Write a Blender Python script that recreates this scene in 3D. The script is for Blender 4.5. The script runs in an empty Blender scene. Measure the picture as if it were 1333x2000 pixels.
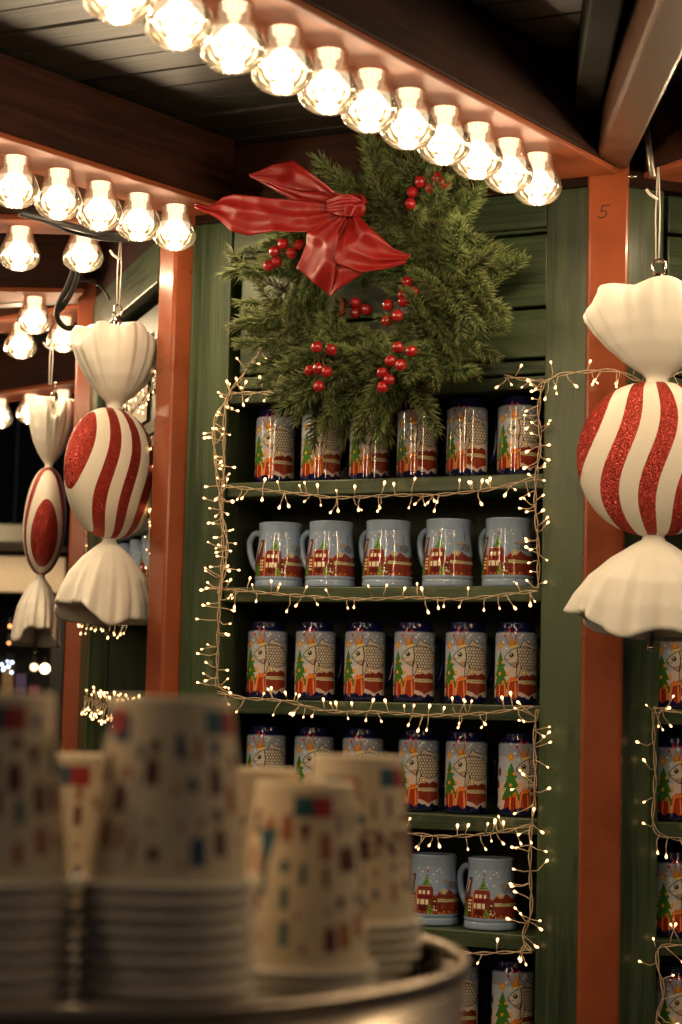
import bpy, bmesh, math, random
import numpy as np
from mathutils import Matrix, Vector, noise

# ------------------------------------------------------------------ camera, world, exposure
sc = bpy.context.scene
FPX = 4000.0; PITCH = math.radians(5.5); ROLL = math.radians(1.46); EYE = 1.5
F3 = np.array([0, math.cos(PITCH), math.sin(PITCH)])
R0 = np.array([1., 0, 0]); U0 = np.array([0, -math.sin(PITCH), math.cos(PITCH)])
CR = math.cos(ROLL) * R0 + math.sin(ROLL) * U0
CU = -math.sin(ROLL) * R0 + math.cos(ROLL) * U0
C0 = np.array([0, 0, EYE])
cam_d = bpy.data.cameras.new('camera'); cam = bpy.data.objects.new('camera', cam_d)
sc.collection.objects.link(cam); sc.camera = cam
cam_d.sensor_fit = 'VERTICAL'; cam_d.sensor_height = 36; cam_d.lens = FPX / 2000 * 36
cam_d.clip_start = 0.05; cam_d.clip_end = 2000
cam.matrix_world = Matrix((
    (CR[0], CU[0], -F3[0], C0[0]), (CR[1], CU[1], -F3[1], C0[1]),
    (CR[2], CU[2], -F3[2], C0[2]), (0, 0, 0, 1)))
cam_d.dof.use_dof = True; cam_d.dof.focus_distance = 3.3; cam_d.dof.aperture_fstop = 6.8
cam_d.dof.aperture_blades = 0

world = bpy.data.worlds.new('World'); sc.world = world; world.use_nodes = True
bg = world.node_tree.nodes['Background']            # night sky, a faint blue
bg.inputs[0].default_value = (0.46, 0.47, 0.54, 1); bg.inputs[1].default_value = 0.072
sc.view_settings.view_transform = 'Standard'; sc.view_settings.look = 'None'
sc.view_settings.exposure = 0.0; sc.view_settings.gamma = 1.0
sc.view_settings.use_curve_mapping = False
sc.render.engine = 'CYCLES'
cy = sc.cycles
cy.use_denoising = True; cy.adaptive_threshold = 0.03
cy.max_bounces = 6; cy.diffuse_bounces = 2; cy.glossy_bounces = 3; cy.transmission_bounces = 5
cy.transparent_max_bounces = 28
cy.caustics_refractive = False; cy.caustics_reflective = False
cy.sample_clamp_indirect = 4.0; cy.blur_glossy = 0.4
LAMP = 4.6; LAMP_W = 3.3; FAIRY = 6.5
WARM = (1.0, 0.80, 0.56)

rnd = random.Random(11)
COL = sc.collection

# ------------------------------------------------------------------ pixel -> world helpers (layout only)
def ray(x, y): return F3 + CR * (x - 666.5) / FPX + CU * (1000 - y) / FPX
def at(x, y, Y):
    d = ray(x, y); return C0 + d * (Y / d[1])
def onplane(x, y, P, n):
    d = ray(x, y); return C0 + d * (((np.array(P) - C0) @ n) / (d @ n))

# ------------------------------------------------------------------ octagon frames
SIDE = 0.80; AZ = math.radians(27)
def fr(az): return (np.array([-math.cos(az), math.sin(az), 0]), np.array([-math.sin(az), -math.cos(az), 0]))
PR = at(1180, 1000, 3.2); PR[2] = 0
alF, outF = fr(AZ)
PL = PR + alF * SIDE
alL, outL = fr(AZ + math.pi / 4)
PM = PL + alL * SIDE
alB, outB = fr(AZ + math.pi / 2)
PN = PM + alB * SIDE
alR, outR = fr(AZ - math.pi / 4)
PQ = PR - alR * SIDE
class Frame:
    def __init__(s, org, al, out):
        s.o, s.al, s.out = org, al, out
        s.M = Matrix(((al[0], out[0], 0, org[0]), (al[1], out[1], 0, org[1]), (0, 0, 1, 0), (0, 0, 0, 1)))
    def w(s, a, o, z): return s.o + s.al * a + s.out * o + np.array([0, 0, z])
    def loc(s, P):
        d = np.array(P) - s.o; return (d @ s.al, d @ s.out, d[2])
    def px(s, x, y, o=0.0):            # pixel -> local coordinates on the plane at outward offset o
        return s.loc(onplane(x, y, s.o + s.out * o, s.out))
WF = Frame(PR, alF, outF); WL = Frame(PL, alL, outL); WR = Frame(PQ, alR, outR); WB = Frame(PM, alB, outB)
WN = Frame(PN, *fr(AZ + 3 * math.pi / 4))
CENTER = (PR + PL) / 2 - outF * (SIDE / 2 / math.tan(math.pi / 8))
CENTER[2] = 0
SLOPE = 0.071
ZB0 = 2.352                               # beam underside at the wall plane
def zbeam(o): return ZB0 - SLOPE * o
BEAM_H = 0.125

# ------------------------------------------------------------------ object helpers
def link(o, parent=None, M=None):
    COL.objects.link(o)
    if parent is not None:
        o.parent = parent
        if M is not None: o.matrix_local = parent_world(parent).inverted() @ M
    elif M is not None: o.matrix_world = M
    if M is not None: WORLD[o.name] = M.copy()
    return o
WORLD = {}
def parent_world(p): return WORLD[p.name]
def empty(name, M, label=None, cat=None, group=None):
    o = bpy.data.objects.new(name, None); o.empty_display_size = 0.05
    link(o, None, M); tag(o, label, cat, group); return o
def tag(o, label=None, cat=None, group=None, kind=None):
    if label: o['label'] = label
    if cat: o['category'] = cat
    if group: o['group'] = group
    if kind: o['kind'] = kind
    return o
def mesh_of(name, verts, faces, smooth=False):
    me = bpy.data.meshes.new(name)
    me.from_pydata([tuple(map(float, v)) for v in verts], [], faces); me.update()
    if smooth: me.polygons.foreach_set('use_smooth', [True] * len(me.polygons))
    return me
def obj(name, me, mat=None, parent=None, M=None):
    """one mesh object; M is its world matrix (defaults to the parent's)"""
    o = bpy.data.objects.new(name, me)
    if mat is not None and not me.materials: me.materials.append(mat)
    if M is None: M = parent_world(parent) if parent is not None else Matrix.Identity(4)
    return link(o, parent, M)
def box_mesh(name, x0, x1, y0, y1, z0, z1, bev=0.002):
    bm = bmesh.new(); bmesh.ops.create_cube(bm, size=1)
    for v in bm.verts:
        v.co = Vector(((x0 + x1) / 2 + v.co.x * (x1 - x0), (y0 + y1) / 2 + v.co.y * (y1 - y0), (z0 + z1) / 2 + v.co.z * (z1 - z0)))
    if bev:
        bmesh.ops.bevel(bm, geom=bm.edges[:], offset=bev, segments=2, affect='EDGES', profile=0.5)
    me = bpy.data.meshes.new(name); bm.to_mesh(me); bm.free()
    me.polygons.foreach_set('use_smooth', [False] * len(me.polygons))
    return me
def box(name, parent, M, mat, x0, x1, y0, y1, z0, z1, bev=0.002):
    return obj(name, box_mesh(name, x0, x1, y0, y1, z0, z1, bev), mat, parent, M)
def T(x, y, z): return Matrix.Translation((x, y, z))
def rail_basis(A, B, side):
    """matrix whose X runs from A to B, Y along side, Z up-ish"""
    A = Vector(A); B = Vector(B); x = (B - A).normalized(); y = Vector(side); y = (y - x * y.dot(x)).normalized(); z = x.cross(y)
    if z.z < 0: y = -y; z = -z
    return Matrix(((x.x, y.x, z.x, A.x), (x.y, y.y, z.y, A.y), (x.z, y.z, z.z, A.z), (0, 0, 0, 1))), (B - A).length
def tube(V, Fc, path, r, n=6, taper=None, cap=True):
    """append a tube along path to the vertex / face lists"""
    path = [Vector(p) for p in path]; b0 = len(V); m = len(path)
    up = Vector((0.13, 0.31, 0.94))
    for i, p in enumerate(path):
        t = (path[min(i + 1, m - 1)] - path[max(i - 1, 0)])
        if t.length < 1e-9: t = Vector((0, 0, 1))
        t.normalize(); a = t.cross(up)
        if a.length < 1e-3: a = t.cross(Vector((1, 0, 0)))
        a.normalize(); b = t.cross(a); rr = r if taper is None else r * taper[i]
        for k in range(n):
            an = 2 * math.pi * k / n
            V.append(p + a * (math.cos(an) * rr) + b * (math.sin(an) * rr))
    for i in range(m - 1):
        for k in range(n):
            Fc.append((b0 + i * n + k, b0 + i * n + (k + 1) % n, b0 + (i + 1) * n + (k + 1) % n, b0 + (i + 1) * n + k))
    if cap:
        Fc.append(tuple(b0 + k for k in reversed(range(n)))); Fc.append(tuple(b0 + (m - 1) * n + k for k in range(n)))
def lathe(profile, n, mod=None, closed_ends=(True, True)):
    """profile: list of (r, z); mod(r, z, ang, i) -> (r, z)"""
    V = []; Fc = []
    for i, (r, z) in enumerate(profile):
        for k in range(n):
            an = 2 * math.pi * k / n
            rr, zz = (r, z) if mod is None else mod(r, z, an, i)
            V.append((rr * math.cos(an), rr * math.sin(an), zz))
    for i in range(len(profile) - 1):
        for k in range(n):
            Fc.append((i * n + k, i * n + (k + 1) % n, (i + 1) * n + (k + 1) % n, (i + 1) * n + k))
    if closed_ends[0]: Fc.append(tuple(reversed(range(n))))
    if closed_ends[1]: Fc.append(tuple((len(profile) - 1) * n + k for k in range(n)))
    return V, Fc
def smooth_path(pts, n):
    """Catmull-Rom through pts, n samples per span"""
    P = [Vector(p) for p in pts]; P = [P[0] * 2 - P[1]] + P + [P[-1] * 2 - P[-2]]; out = []
    for i in range(1, len(P) - 2):
        for k in range(n):
            t = k / n; a, b, c, d = P[i - 1], P[i], P[i + 1], P[i + 2]
            out.append(0.5 * ((2 * b) + (c - a) * t + (2 * a - 5 * b + 4 * c - d) * t * t + (3 * b - a - 3 * c + d) * t ** 3))
    out.append(P[-2]); return out
ORD = ['first', 'second', 'third', 'fourth', 'fifth', 'sixth', 'seventh', 'eighth', 'ninth', 'tenth', 'eleventh', 'twelfth', 'thirteenth', 'fourteenth', 'fifteenth', 'sixteenth', 'seventeenth', 'eighteenth', 'nineteenth', 'twentieth', 'twenty-first', 'twenty-second', 'twenty-third', 'twenty-fourth', 'twenty-fifth', 'twenty-sixth']

# ------------------------------------------------------------------ materials
def lin(c):
    c = np.asarray(c, float) / 255.0
    return np.where(c <= 0.04045, c / 12.92, ((c + 0.055) / 1.055) ** 2.4)
class NT:
    def __init__(s, name):
        s.m = bpy.data.materials.new(name); s.m.use_nodes = True; s.t = s.m.node_tree
        s.b = s.t.nodes['Principled BSDF']; s.out = s.t.nodes['Material Output']
    def n(s, typ, **kw):
        nd = s.t.nodes.new(typ)
        for k, v in kw.items():
            if k.startswith('i_'):
                key = k[2:]; key = int(key) if key.isdigit() else key.replace('_', ' ')
                nd.inputs[key].default_value = v
            else: setattr(nd, k, v)
        return nd
    def l(s, a, b): s.t.links.new(a, b)
    def math(s, op, a, b=None, c=None):
        nd = s.t.nodes.new('ShaderNodeMath'); nd.operation = op
        for i, v in enumerate((a, b, c)):
            if v is None: continue
            if isinstance(v, (int, float)): nd.inputs[i].default_value = v
            else: s.l(v, nd.inputs[i])
        return nd.outputs[0]
    def ramp(s, fac, stops):
        r = s.t.nodes.new('ShaderNodeValToRGB'); s.l(fac, r.inputs[0])
        el = r.color_ramp.elements
        while len(el) < len(stops): el.new(0.5)
        for e, (p, c) in zip(el, stops): e.position = p; e.color = (*c, 1)
        return r.outputs[0]
    def set(s, **kw):
        for k, v in kw.items(): s.b.inputs[k.replace('_', ' ')].default_value = v
def wood(name, c_dark, c_light, axis='X', rough=0.42, scale=1.0, bump=0.35, coat=0.25, coat_rough=0.3, spec=0.5):
    """stained boards: grain stretched along axis, knots, tone by board"""
    m = NT(name); tc = m.n('ShaderNodeTexCoord'); oi = m.n('ShaderNodeObjectInfo')
    add = m.n('ShaderNodeVectorMath', operation='ADD'); m.l(tc.outputs['Object'], add.inputs[0])
    cmb = m.n('ShaderNodeCombineXYZ')
    for i, k in enumerate((37.0, 53.0, 71.0)): m.l(m.math('MULTIPLY', oi.outputs['Random'], k), cmb.inputs[i])
    m.l(cmb.outputs[0], add.inputs[1])
    def mapped(sx, sy):
        mp = m.n('ShaderNodeMapping'); v = {'X': (sx, sy, sy), 'Y': (sy, sx, sy), 'Z': (sy, sy, sx)}[axis]
        mp.inputs['Scale'].default_value = v; m.l(add.outputs[0], mp.inputs[0]); return mp.outputs[0]
    g1 = m.n('ShaderNodeTexNoise', i_Scale=1.0, i_Detail=3.0, i_Roughness=0.62, i_Distortion=0.7); m.l(mapped(3.0 * scale, 95 * scale), g1.inputs['Vector'])
    g2 = m.n('ShaderNodeTexNoise', i_Scale=1.0, i_Detail=1.0, i_Roughness=0.7); m.l(mapped(9 * scale, 520 * scale), g2.inputs['Vector'])
    g3 = m.n('ShaderNodeTexNoise', i_Scale=1.0, i_Detail=1.0); m.l(mapped(4, 5), g3.inputs['Vector'])
    kn = m.n('ShaderNodeTexVoronoi', i_Scale=1.0, feature='F1'); m.l(mapped(5.5, 17), kn.inputs['Vector'])
    knot = m.math('SMOOTH_MIN', m.math('MULTIPLY', kn.outputs['Distance'], 5.5), 1.0, 0.2)
    s = m.math('ADD', m.math('MULTIPLY', g1.outputs[0], 0.62), m.math('MULTIPLY', g2.outputs[0], 0.38))
    hgt = s
    s = m.math('ADD', s, m.math('MULTIPLY', m.math('SUBTRACT', g3.outputs[0], 0.5), 0.55))
    s = m.math('ADD', s, m.math('MULTIPLY', m.math('SUBTRACT', oi.outputs['Random'], 0.5), 0.12))
    s = m.math('MULTIPLY', s, m.math('ADD', m.math('MULTIPLY', knot, 0.35), 0.65))
    c = m.ramp(s, [(0.30, c_dark), (0.48, tuple((a + b) / 2 for a, b in zip(c_dark, c_light))), (0.64, c_light)])
    m.l(c, m.b.inputs['Base Color'])
    rr = m.math('ADD', m.math('MULTIPLY', g1.outputs[0], 0.3), rough - 0.15); m.l(rr, m.b.inputs['Roughness'])
    bp = m.n('ShaderNodeBump', i_Strength=bump, i_Distance=0.0012); m.l(hgt, bp.inputs['Height']); m.l(bp.outputs[0], m.b.inputs['Normal'])
    m.set(Coat_Weight=coat, Coat_Roughness=coat_rough, Specular_IOR_Level=spec)
    return m.m
def paint(name, c, rough=0.4, metal=0.0, var=0.15, nscale=14.0, bump=0.05, coat=0.0):
    """painted or plain surface with blotchy wear"""
    m = NT(name); tc = m.n('ShaderNodeTexCoord')
    n1 = m.n('ShaderNodeTexNoise', i_Scale=nscale, i_Detail=3.0, i_Roughness=0.6); m.l(tc.outputs['Object'], n1.inputs['Vector'])
    lo = tuple(max(0, x * (1 - var)) for x in c); hi = tuple(min(1, x * (1 + var)) for x in c)
    m.l(m.ramp(n1.outputs[0], [(0.3, lo), (0.7, hi)]), m.b.inputs['Base Color'])
    m.l(m.math('ADD', m.math('MULTIPLY', n1.outputs[0], 0.24), rough - 0.12), m.b.inputs['Roughness'])
    n2 = m.n('ShaderNodeTexNoise', i_Scale=nscale * 9, i_Detail=1.0); m.l(tc.outputs['Object'], n2.inputs['Vector'])
    bp = m.n('ShaderNodeBump', i_Strength=bump, i_Distance=0.001); m.l(n2.outputs[0], bp.inputs['Height']); m.l(bp.outputs[0], m.b.inputs['Normal'])
    m.set(Metallic=metal, Coat_Weight=coat, Coat_Roughness=0.15)
    return m.m
def emitter(name, c, strength):
    m = NT(name); m.set(Base_Color=(*c, 1), Emission_Color=(*c, 1), Emission_Strength=strength, Roughness=0.4); return m.m
G_D, G_L = (0.016, 0.029, 0.014), (0.068, 0.103, 0.046)
M_GREEN_X = wood('green_wood_lengthwise', G_D, G_L, 'X')
M_GREEN_Z = wood('green_wood_upright', G_D, G_L, 'Z', rough=0.40)
M_DARKSTALL = wood('matte_dark_wood', (0.012, 0.012, 0.009), (0.042, 0.040, 0.030), 'X', coat=0.0, rough=0.68)
M_BACK = wood('dark_green_back_wood', (0.020, 0.028, 0.019), (0.056, 0.072, 0.044), 'Z', coat=0.0, rough=0.6)
M_CEIL = wood('dark_stained_ceiling_wood', (0.003, 0.003, 0.003), (0.034, 0.031, 0.025), 'X', rough=0.44, bump=0.9, coat=0.08, spec=0.35)
M_BEAM = wood('orange_stained_beam_wood', (0.200, 0.042, 0.011), (0.400, 0.095, 0.026), 'X', rough=0.62, coat=0.0)
M_HEAD = wood('dark_red_header_wood', (0.016, 0.007, 0.005), (0.055, 0.018, 0.010), 'X', rough=0.6, coat=0.0, spec=0.15)
M_POST = paint('orange_painted_steel', (0.300, 0.071, 0.026), rough=0.30, var=0.16, nscale=9, coat=0.3)
M_RAFTER = paint('brown_orange_steel', (0.085, 0.036, 0.020), rough=0.42, var=0.35, nscale=22, coat=0.08)
M_CABLE = paint('black_rubber_cable', (0.02, 0.02, 0.02), rough=0.45)
M_WIRE = paint('gold_clear_fairy_wire', (0.62, 0.47, 0.31), rough=0.35, var=0.25, nscale=60, coat=0.3)
M_CHROME = paint('shiny_metal_ring', (0.75, 0.68, 0.58), rough=0.14, metal=1.0, var=0.05)
M_DULL = paint('dull_grey_steel', (0.22, 0.20, 0.17), rough=0.4, metal=0.8)
M_STRING = paint('white_nylon_string', (0.72, 0.68, 0.60), rough=0.5)
M_BULB = emitter('glowing_lamp_bulb', WARM, LAMP)
M_SOCKET = emitter('milky_lamp_socket_added_glow', WARM, LAMP * 0.40)  # the bulb's light on the socket is put in as emission
def fairy_mat():
    m = NT('glowing_fairy_bulb'); tc = m.n('ShaderNodeTexCoord'); sp = m.n('ShaderNodeSeparateXYZ'); m.l(tc.outputs['Object'], sp.inputs[0])
    t = m.math('MULTIPLY', sp.outputs[2], 1 / 0.0115)
    st = m.ramp(t, [(0.0, (0.04,) * 3), (0.35, (0.30,) * 3), (0.62, (1.0,) * 3), (0.95, (0.45,) * 3)])
    m.l(m.math('MULTIPLY', st, FAIRY), m.b.inputs['Emission Strength'])
    m.set(Base_Color=(0.7, 0.5, 0.3, 1), Emission_Color=(1.0, 0.54, 0.22, 1), Roughness=0.2)
    return m.m
M_FAIRY = fairy_mat()
def glass_mat():
    """pressed clear glass: clear body, reflecting edges, the moulded flutes thicker and so darker in transmission"""
    m = NT('fluted_clear_glass'); t = m.t
    tc = m.n('ShaderNodeTexCoord'); sp = m.n('ShaderNodeSeparateXYZ'); m.l(tc.outputs['Object'], sp.inputs[0])
    ang = m.math('ARCTAN2', sp.outputs[1], sp.outputs[0])
    rib = m.math('ADD', m.math('MULTIPLY', m.math('SINE', m.math('MULTIPLY', ang, 20.0)), 0.5), 0.5)
    rib = m.math('POWER', rib, 2.0)
    up = m.math('MULTIPLY', m.math('GREATER_THAN', sp.outputs[2], -0.020), rib)
    low = m.math('LESS_THAN', sp.outputs[2], -0.0555)
    grv = m.math('POWER', m.math('ABSOLUTE', m.math('COSINE', m.math('MULTIPLY', ang, 8.0))), 9.0)
    col = m.ramp(m.math('ADD', m.math('MULTIPLY', up, 0.14), m.math('MULTIPLY', m.math('MULTIPLY', low, grv), 0.95)), [(0.0, (0.99, 0.96, 0.90)), (1.0, (0.28, 0.20, 0.11))])
    tr = m.n('ShaderNodeBsdfTransparent'); m.l(col, tr.inputs[0])
    gl = m.n('ShaderNodeBsdfGlass', i_Roughness=0.02, i_IOR=1.45, i_Color=(1.0, 0.95, 0.86, 1))
    gy = m.n('ShaderNodeBsdfGlossy', i_Roughness=0.06, i_Color=(1, 0.93, 0.82, 1))
    mx = m.n('ShaderNodeMixShader', i_0=0.13); m.l(tr.outputs[0], mx.inputs[1]); m.l(gl.outputs[0], mx.inputs[2])
    lw = m.n('ShaderNodeLayerWeight', i_Blend=0.30)
    m2 = m.n('ShaderNodeMixShader'); m.l(m.math('MULTIPLY', lw.outputs['Fresnel'], 0.8), m2.inputs[0]); m.l(mx.outputs[0], m2.inputs[1]); m.l(gy.outputs[0], m2.inputs[2])
    df = m.n('ShaderNodeBsdfTranslucent', i_Color=(1, 0.86, 0.62, 1))      # faint scattering put in so the whole shade takes a golden glow
    m3 = m.n('ShaderNodeMixShader', i_0=0.0042); m.l(m2.outputs[0], m3.inputs[1]); m.l(df.outputs[0], m3.inputs[2])
    m.l(m3.outputs[0], m.out.inputs['Surface']); t.nodes.remove(m.b)
    return m.m
M_GLASS = glass_mat()
def print_mat(name, rough=0.10, coat=0.4, ior=1.5):
    m = NT(name); ca = m.n('ShaderNodeVertexColor', layer_name='print'); m.l(ca.outputs[0], m.b.inputs['Base Color'])
    m.set(Roughness=rough, Coat_Weight=coat, Coat_Roughness=0.04, IOR=ior)
    return m.m
M_CERAMIC = print_mat('glazed_printed_ceramic')
M_PAPER = print_mat('printed_paper_cup', rough=0.6, coat=0.0)
M_BLUEGLAZE = paint('grey_blue_glaze', (0.30, 0.41, 0.58), rough=0.12, var=0.06, coat=0.4)
M_COBALT = paint('cobalt_glaze', (0.010, 0.014, 0.085), rough=0.10, var=0.1, coat=0.4)
M_INK = paint('dark_print', (0.06, 0.035, 0.02), rough=0.4)
M_MARKER = paint('black_marker_ink', (0.012, 0.008, 0.006), rough=0.6)
M_CUPRIM = paint('cream_cup_lip', (0.78, 0.71, 0.58), rough=0.55, var=0.06)
M_CUPTEXT = paint('maroon_cup_print', (0.18, 0.03, 0.03), rough=0.6)
def tin_mat():
    m = NT('brushed_tin'); tc = m.n('ShaderNodeTexCoord')
    mp = m.n('ShaderNodeMapping'); mp.inputs['Scale'].default_value = (4, 4, 160); m.l(tc.outputs['Object'], mp.inputs[0])
    n1 = m.n('ShaderNodeTexNoise', i_Scale=2.0, i_Detail=4.0); m.l(mp.outputs[0], n1.inputs['Vector'])
    m.l(m.ramp(n1.outputs[0], [(0.3, (0.50, 0.42, 0.33)), (0.7, (0.68, 0.58, 0.46))]), m.b.inputs['Base Color'])
    m.l(m.math('ADD', m.math('MULTIPLY', n1.outputs[0], 0.2), 0.18), m.b.inputs['Roughness']); m.set(Metallic=0.85)
    return m.m
M_TIN = tin_mat()
M_WRAP = paint('matte_cream_white_plastic', (0.86, 0.82, 0.74), rough=0.48, var=0.03, nscale=6, bump=0.02)
BALL_R = 0.117
def candy_mat():
    """wavy bands of red glitter and white across the candy's face, closing to a red cap at either side"""
    m = NT('red_glitter_and_white_stripes'); tc = m.n('ShaderNodeTexCoord'); sp = m.n('ShaderNodeSeparateXYZ'); m.l(tc.outputs['Object'], sp.inputs[0])
    zn = m.math('DIVIDE', sp.outputs[2], BALL_R)
    sh = m.math('MULTIPLY', m.math('SINE', m.math('MULTIPLY', zn, 2.95)), 0.0150)
    conv = m.math('POWER', m.math('MAXIMUM', m.math('SUBTRACT', 1.02, m.math('MULTIPLY', zn, zn)), 0.02), 0.36)
    u = m.math('DIVIDE', m.math('SUBTRACT', sp.outputs[0], sh), m.math('ADD', m.math('MULTIPLY', conv, 0.85), 0.15))
    band = m.math('COSINE', m.math('MULTIPLY', m.math('ADD', u, 0.028), 2 * math.pi / 0.0585))
    white = m.math('GREATER_THAN', band, -0.02)
    inner = m.math('LESS_THAN', m.math('ABSOLUTE', u), 0.1015)
    white = m.math('MULTIPLY', white, inner)
    vo = m.n('ShaderNodeTexVoronoi', i_Scale=1400.0); m.l(tc.outputs['Object'], vo.inputs['Vector'])
    cs = m.n('ShaderNodeSeparateColor'); m.l(vo.outputs['Color'], cs.inputs[0])
    red = m.ramp(cs.outputs[0], [(0.0, (0.16, 0.010, 0.010)), (0.6, (0.42, 0.030, 0.020)), (1.0, (0.75, 0.11, 0.06))])
    mx = m.n('ShaderNodeMix', data_type='RGBA'); m.l(white, mx.inputs['Factor']); m.l(red, mx.inputs['A']); mx.inputs['B'].default_value = (0.80, 0.74, 0.64, 1)
    m.l(mx.outputs['Result'], m.b.inputs['Base Color'])
    nw = m.math('SUBTRACT', 1.0, white)
    m.l(m.math('MULTIPLY', nw, 0.55), m.b.inputs['Metallic'])
    m.l(m.math('SUBTRACT', 0.5, m.math('MULTIPLY', nw, 0.20)), m.b.inputs['Roughness'])
    geo = m.n('ShaderNodeNewGeometry')
    sub = m.n('ShaderNodeVectorMath', operation='SUBTRACT'); m.l(vo.outputs['Color'], sub.inputs[0]); sub.inputs[1].default_value = (0.5, 0.5, 0.5)
    sca = m.n('ShaderNodeVectorMath', operation='SCALE'); m.l(sub.outputs[0], sca.inputs[0]); m.l(m.math('MULTIPLY', nw, 1.5), sca.inputs['Scale'])
    ad = m.n('ShaderNodeVectorMath', operation='ADD'); m.l(geo.outputs['Normal'], ad.inputs[0]); m.l(sca.outputs[0], ad.inputs[1])
    no = m.n('ShaderNodeVectorMath', operation='NORMALIZE'); m.l(ad.outputs[0], no.inputs[0]); m.l(no.outputs[0], m.b.inputs['Normal'])
    return m.m
M_CANDY = candy_mat()
def needle_mat():
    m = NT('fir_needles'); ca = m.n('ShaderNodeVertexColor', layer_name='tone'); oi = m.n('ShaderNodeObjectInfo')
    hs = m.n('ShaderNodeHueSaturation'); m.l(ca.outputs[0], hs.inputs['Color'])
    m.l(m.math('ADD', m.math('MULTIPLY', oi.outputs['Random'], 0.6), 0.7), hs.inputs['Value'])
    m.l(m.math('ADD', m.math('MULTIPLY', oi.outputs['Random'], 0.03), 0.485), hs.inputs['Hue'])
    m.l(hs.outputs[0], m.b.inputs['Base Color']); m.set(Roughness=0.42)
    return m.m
M_NEEDLE = needle_mat()
M_TWIG = paint('brown_twig', (0.13, 0.07, 0.035), rough=0.7)
M_BERRY = paint('glossy_red_berry', (0.36, 0.012, 0.014), rough=0.14, var=0.2, nscale=30, coat=0.6)
def ribbon_mat():
    m = NT('crumpled_red_satin'); tc = m.n('ShaderNodeTexCoord')
    n1 = m.n('ShaderNodeTexNoise', i_Scale=26.0, i_Detail=3.0, i_Distortion=0.8); m.l(tc.outputs['Object'], n1.inputs['Vector'])
    m.l(m.ramp(n1.outputs[0], [(0.25, (0.25, 0.008, 0.009)), (0.75, (0.36, 0.015, 0.012))]), m.b.inputs['Base Color'])
    bp = m.n('ShaderNodeBump', i_Strength=0.15, i_Distance=0.006); m.l(n1.outputs[0], bp.inputs['Height']); m.l(bp.outputs[0], m.b.inputs['Normal'])
    m.set(Roughness=0.46, Specular_IOR_Level=0.5)
    return m.m
M_RIBBON = ribbon_mat()
M_SHEET = paint('white_notice_paper', (0.72, 0.66, 0.58), rough=0.7, var=0.04)
M_FLOOR = paint('dark_paving', (0.05, 0.05, 0.05), rough=0.6, var=0.3, nscale=3)
M_COUNTER = wood('dark_counter_wood', (0.02, 0.016, 0.012), (0.06, 0.045, 0.03), 'X')
M_CREAM = paint('cream_fascia_paint', (0.72, 0.60, 0.45), rough=0.6, var=0.06)


# ================================================================== SETTING
g = obj('ground', mesh_of('ground', [(-300, -300, 0), (300, -300, 0), (300, 600, 0), (-300, 600, 0)], [(0, 1, 2, 3)]), M_FLOOR); tag(g, kind='structure')

# ------------------------------------------------------------------ the kiosk
kiosk = empty('market_kiosk', T(*CENTER), 'octagonal green wooden market kiosk with orange steel posts and dark plank eaves', 'kiosk')
ROOF_O = 2.95
def corner_M(P, az):           # X along the tangent, Y outward, Z up
    al, out = fr(az)
    return Frame(P, al, out).M
def post(P, az, w, d, z1=2.40):
    return box('post', kiosk, corner_M(P, az), M_POST, -w / 2, w / 2, -d / 2, d / 2, 0, z1, 0.005)
H8 = math.pi / 8
post(PR, AZ - H8, 0.064, 0.052); post(PL, AZ + H8, 0.050, 0.046); post(PM, AZ + 3 * H8, 0.052, 0.046)
post(PQ, AZ - 3 * H8, 0.064, 0.052)

def wall(Fm, upper=True, stile_r=(0.032, 0.104), stile_l=(0.690, 0.770), gap=True, planks=(2.045, 2.072, 2.156, 2.278, 2.345), backpanel=False, shelves=()):
    h = box('wall_frame', kiosk, Fm.M, M_HEAD, 0.03, SIDE - 0.03, -0.040, -0.004, 2.346, 2.4803, 0.002)
    box('stile', h, Fm.M, M_GREEN_Z, stile_r[0], stile_r[1], -0.045, 0.0, 0.0, 2.344, 0.003)
    box('stile', h, Fm.M, M_GREEN_Z, stile_l[0], stile_l[1], -0.045, 0.0, 0.0, 2.344, 0.003)
    x0, x1 = stile_r[1] + 0.0015, stile_l[0] - (0.014 if gap else 0.0015)
    for a, b in zip(planks[:-1], planks[1:]):
        o1 = -0.014 + rnd.uniform(-0.002, 0.002)
        box('plank', h, Fm.M, M_GREEN_X, x0, x1, -0.036, o1, a + 0.002, b - 0.003, 0.003)
    box('back_board', h, Fm.M, M_BACK, 0.06, SIDE - 0.06, -0.190, -0.172, 0.3, 2.35, 0)
    box('side_board', h, Fm.M, M_BACK, stile_r[0] + 0.045, stile_r[1] - 0.001, -0.171, -0.046, 0.3, 2.03, 0.001)
    box('side_board', h, Fm.M, M_BACK, stile_l[0] + 0.001, stile_l[0] + 0.02, -0.171, -0.046, 0.3, 2.30, 0.001)
    for (zt, th) in shelves:
        box('shelf', h, Fm.M, M_GREEN_X, stile_r[1] + 0.001, stile_l[0] - 0.001, -0.170, -0.006, zt - th, zt, 0.002)
    return h
SHELF_Z = (1.884, 1.7035, 1.5135, 1.336, 1.1545, 0.975)
hF = wall(WF, shelves=[(2.042, 0.020)] + [(z, 0.025) for z in SHELF_Z])
# a green rail crosses the top of the front panel
box('rail', hF, WF.M, M_GREEN_X, 0.1055, 0.6885, -0.013, -0.003, 2.285, 2.343, 0.002)
hR = wall(WR, shelves=[(2.042, 0.020)] + [(z, 0.025) for z in SHELF_Z], stile_l=(0.700, 0.766), stile_r=(0.034, 0.104))
hL = wall(WL, shelves=[(z, 0.022) for z in (1.84, 1.70, 1.5135, 1.336, 1.1545)], planks=(1.845, 1.93, 2.0, 2.08, 2.16, 2.25))
box('rail', hL, WL.M, M_GREEN_X, 0.1055, 0.6885, -0.030, 0.012, 2.262, 2.343, 0.003)

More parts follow.
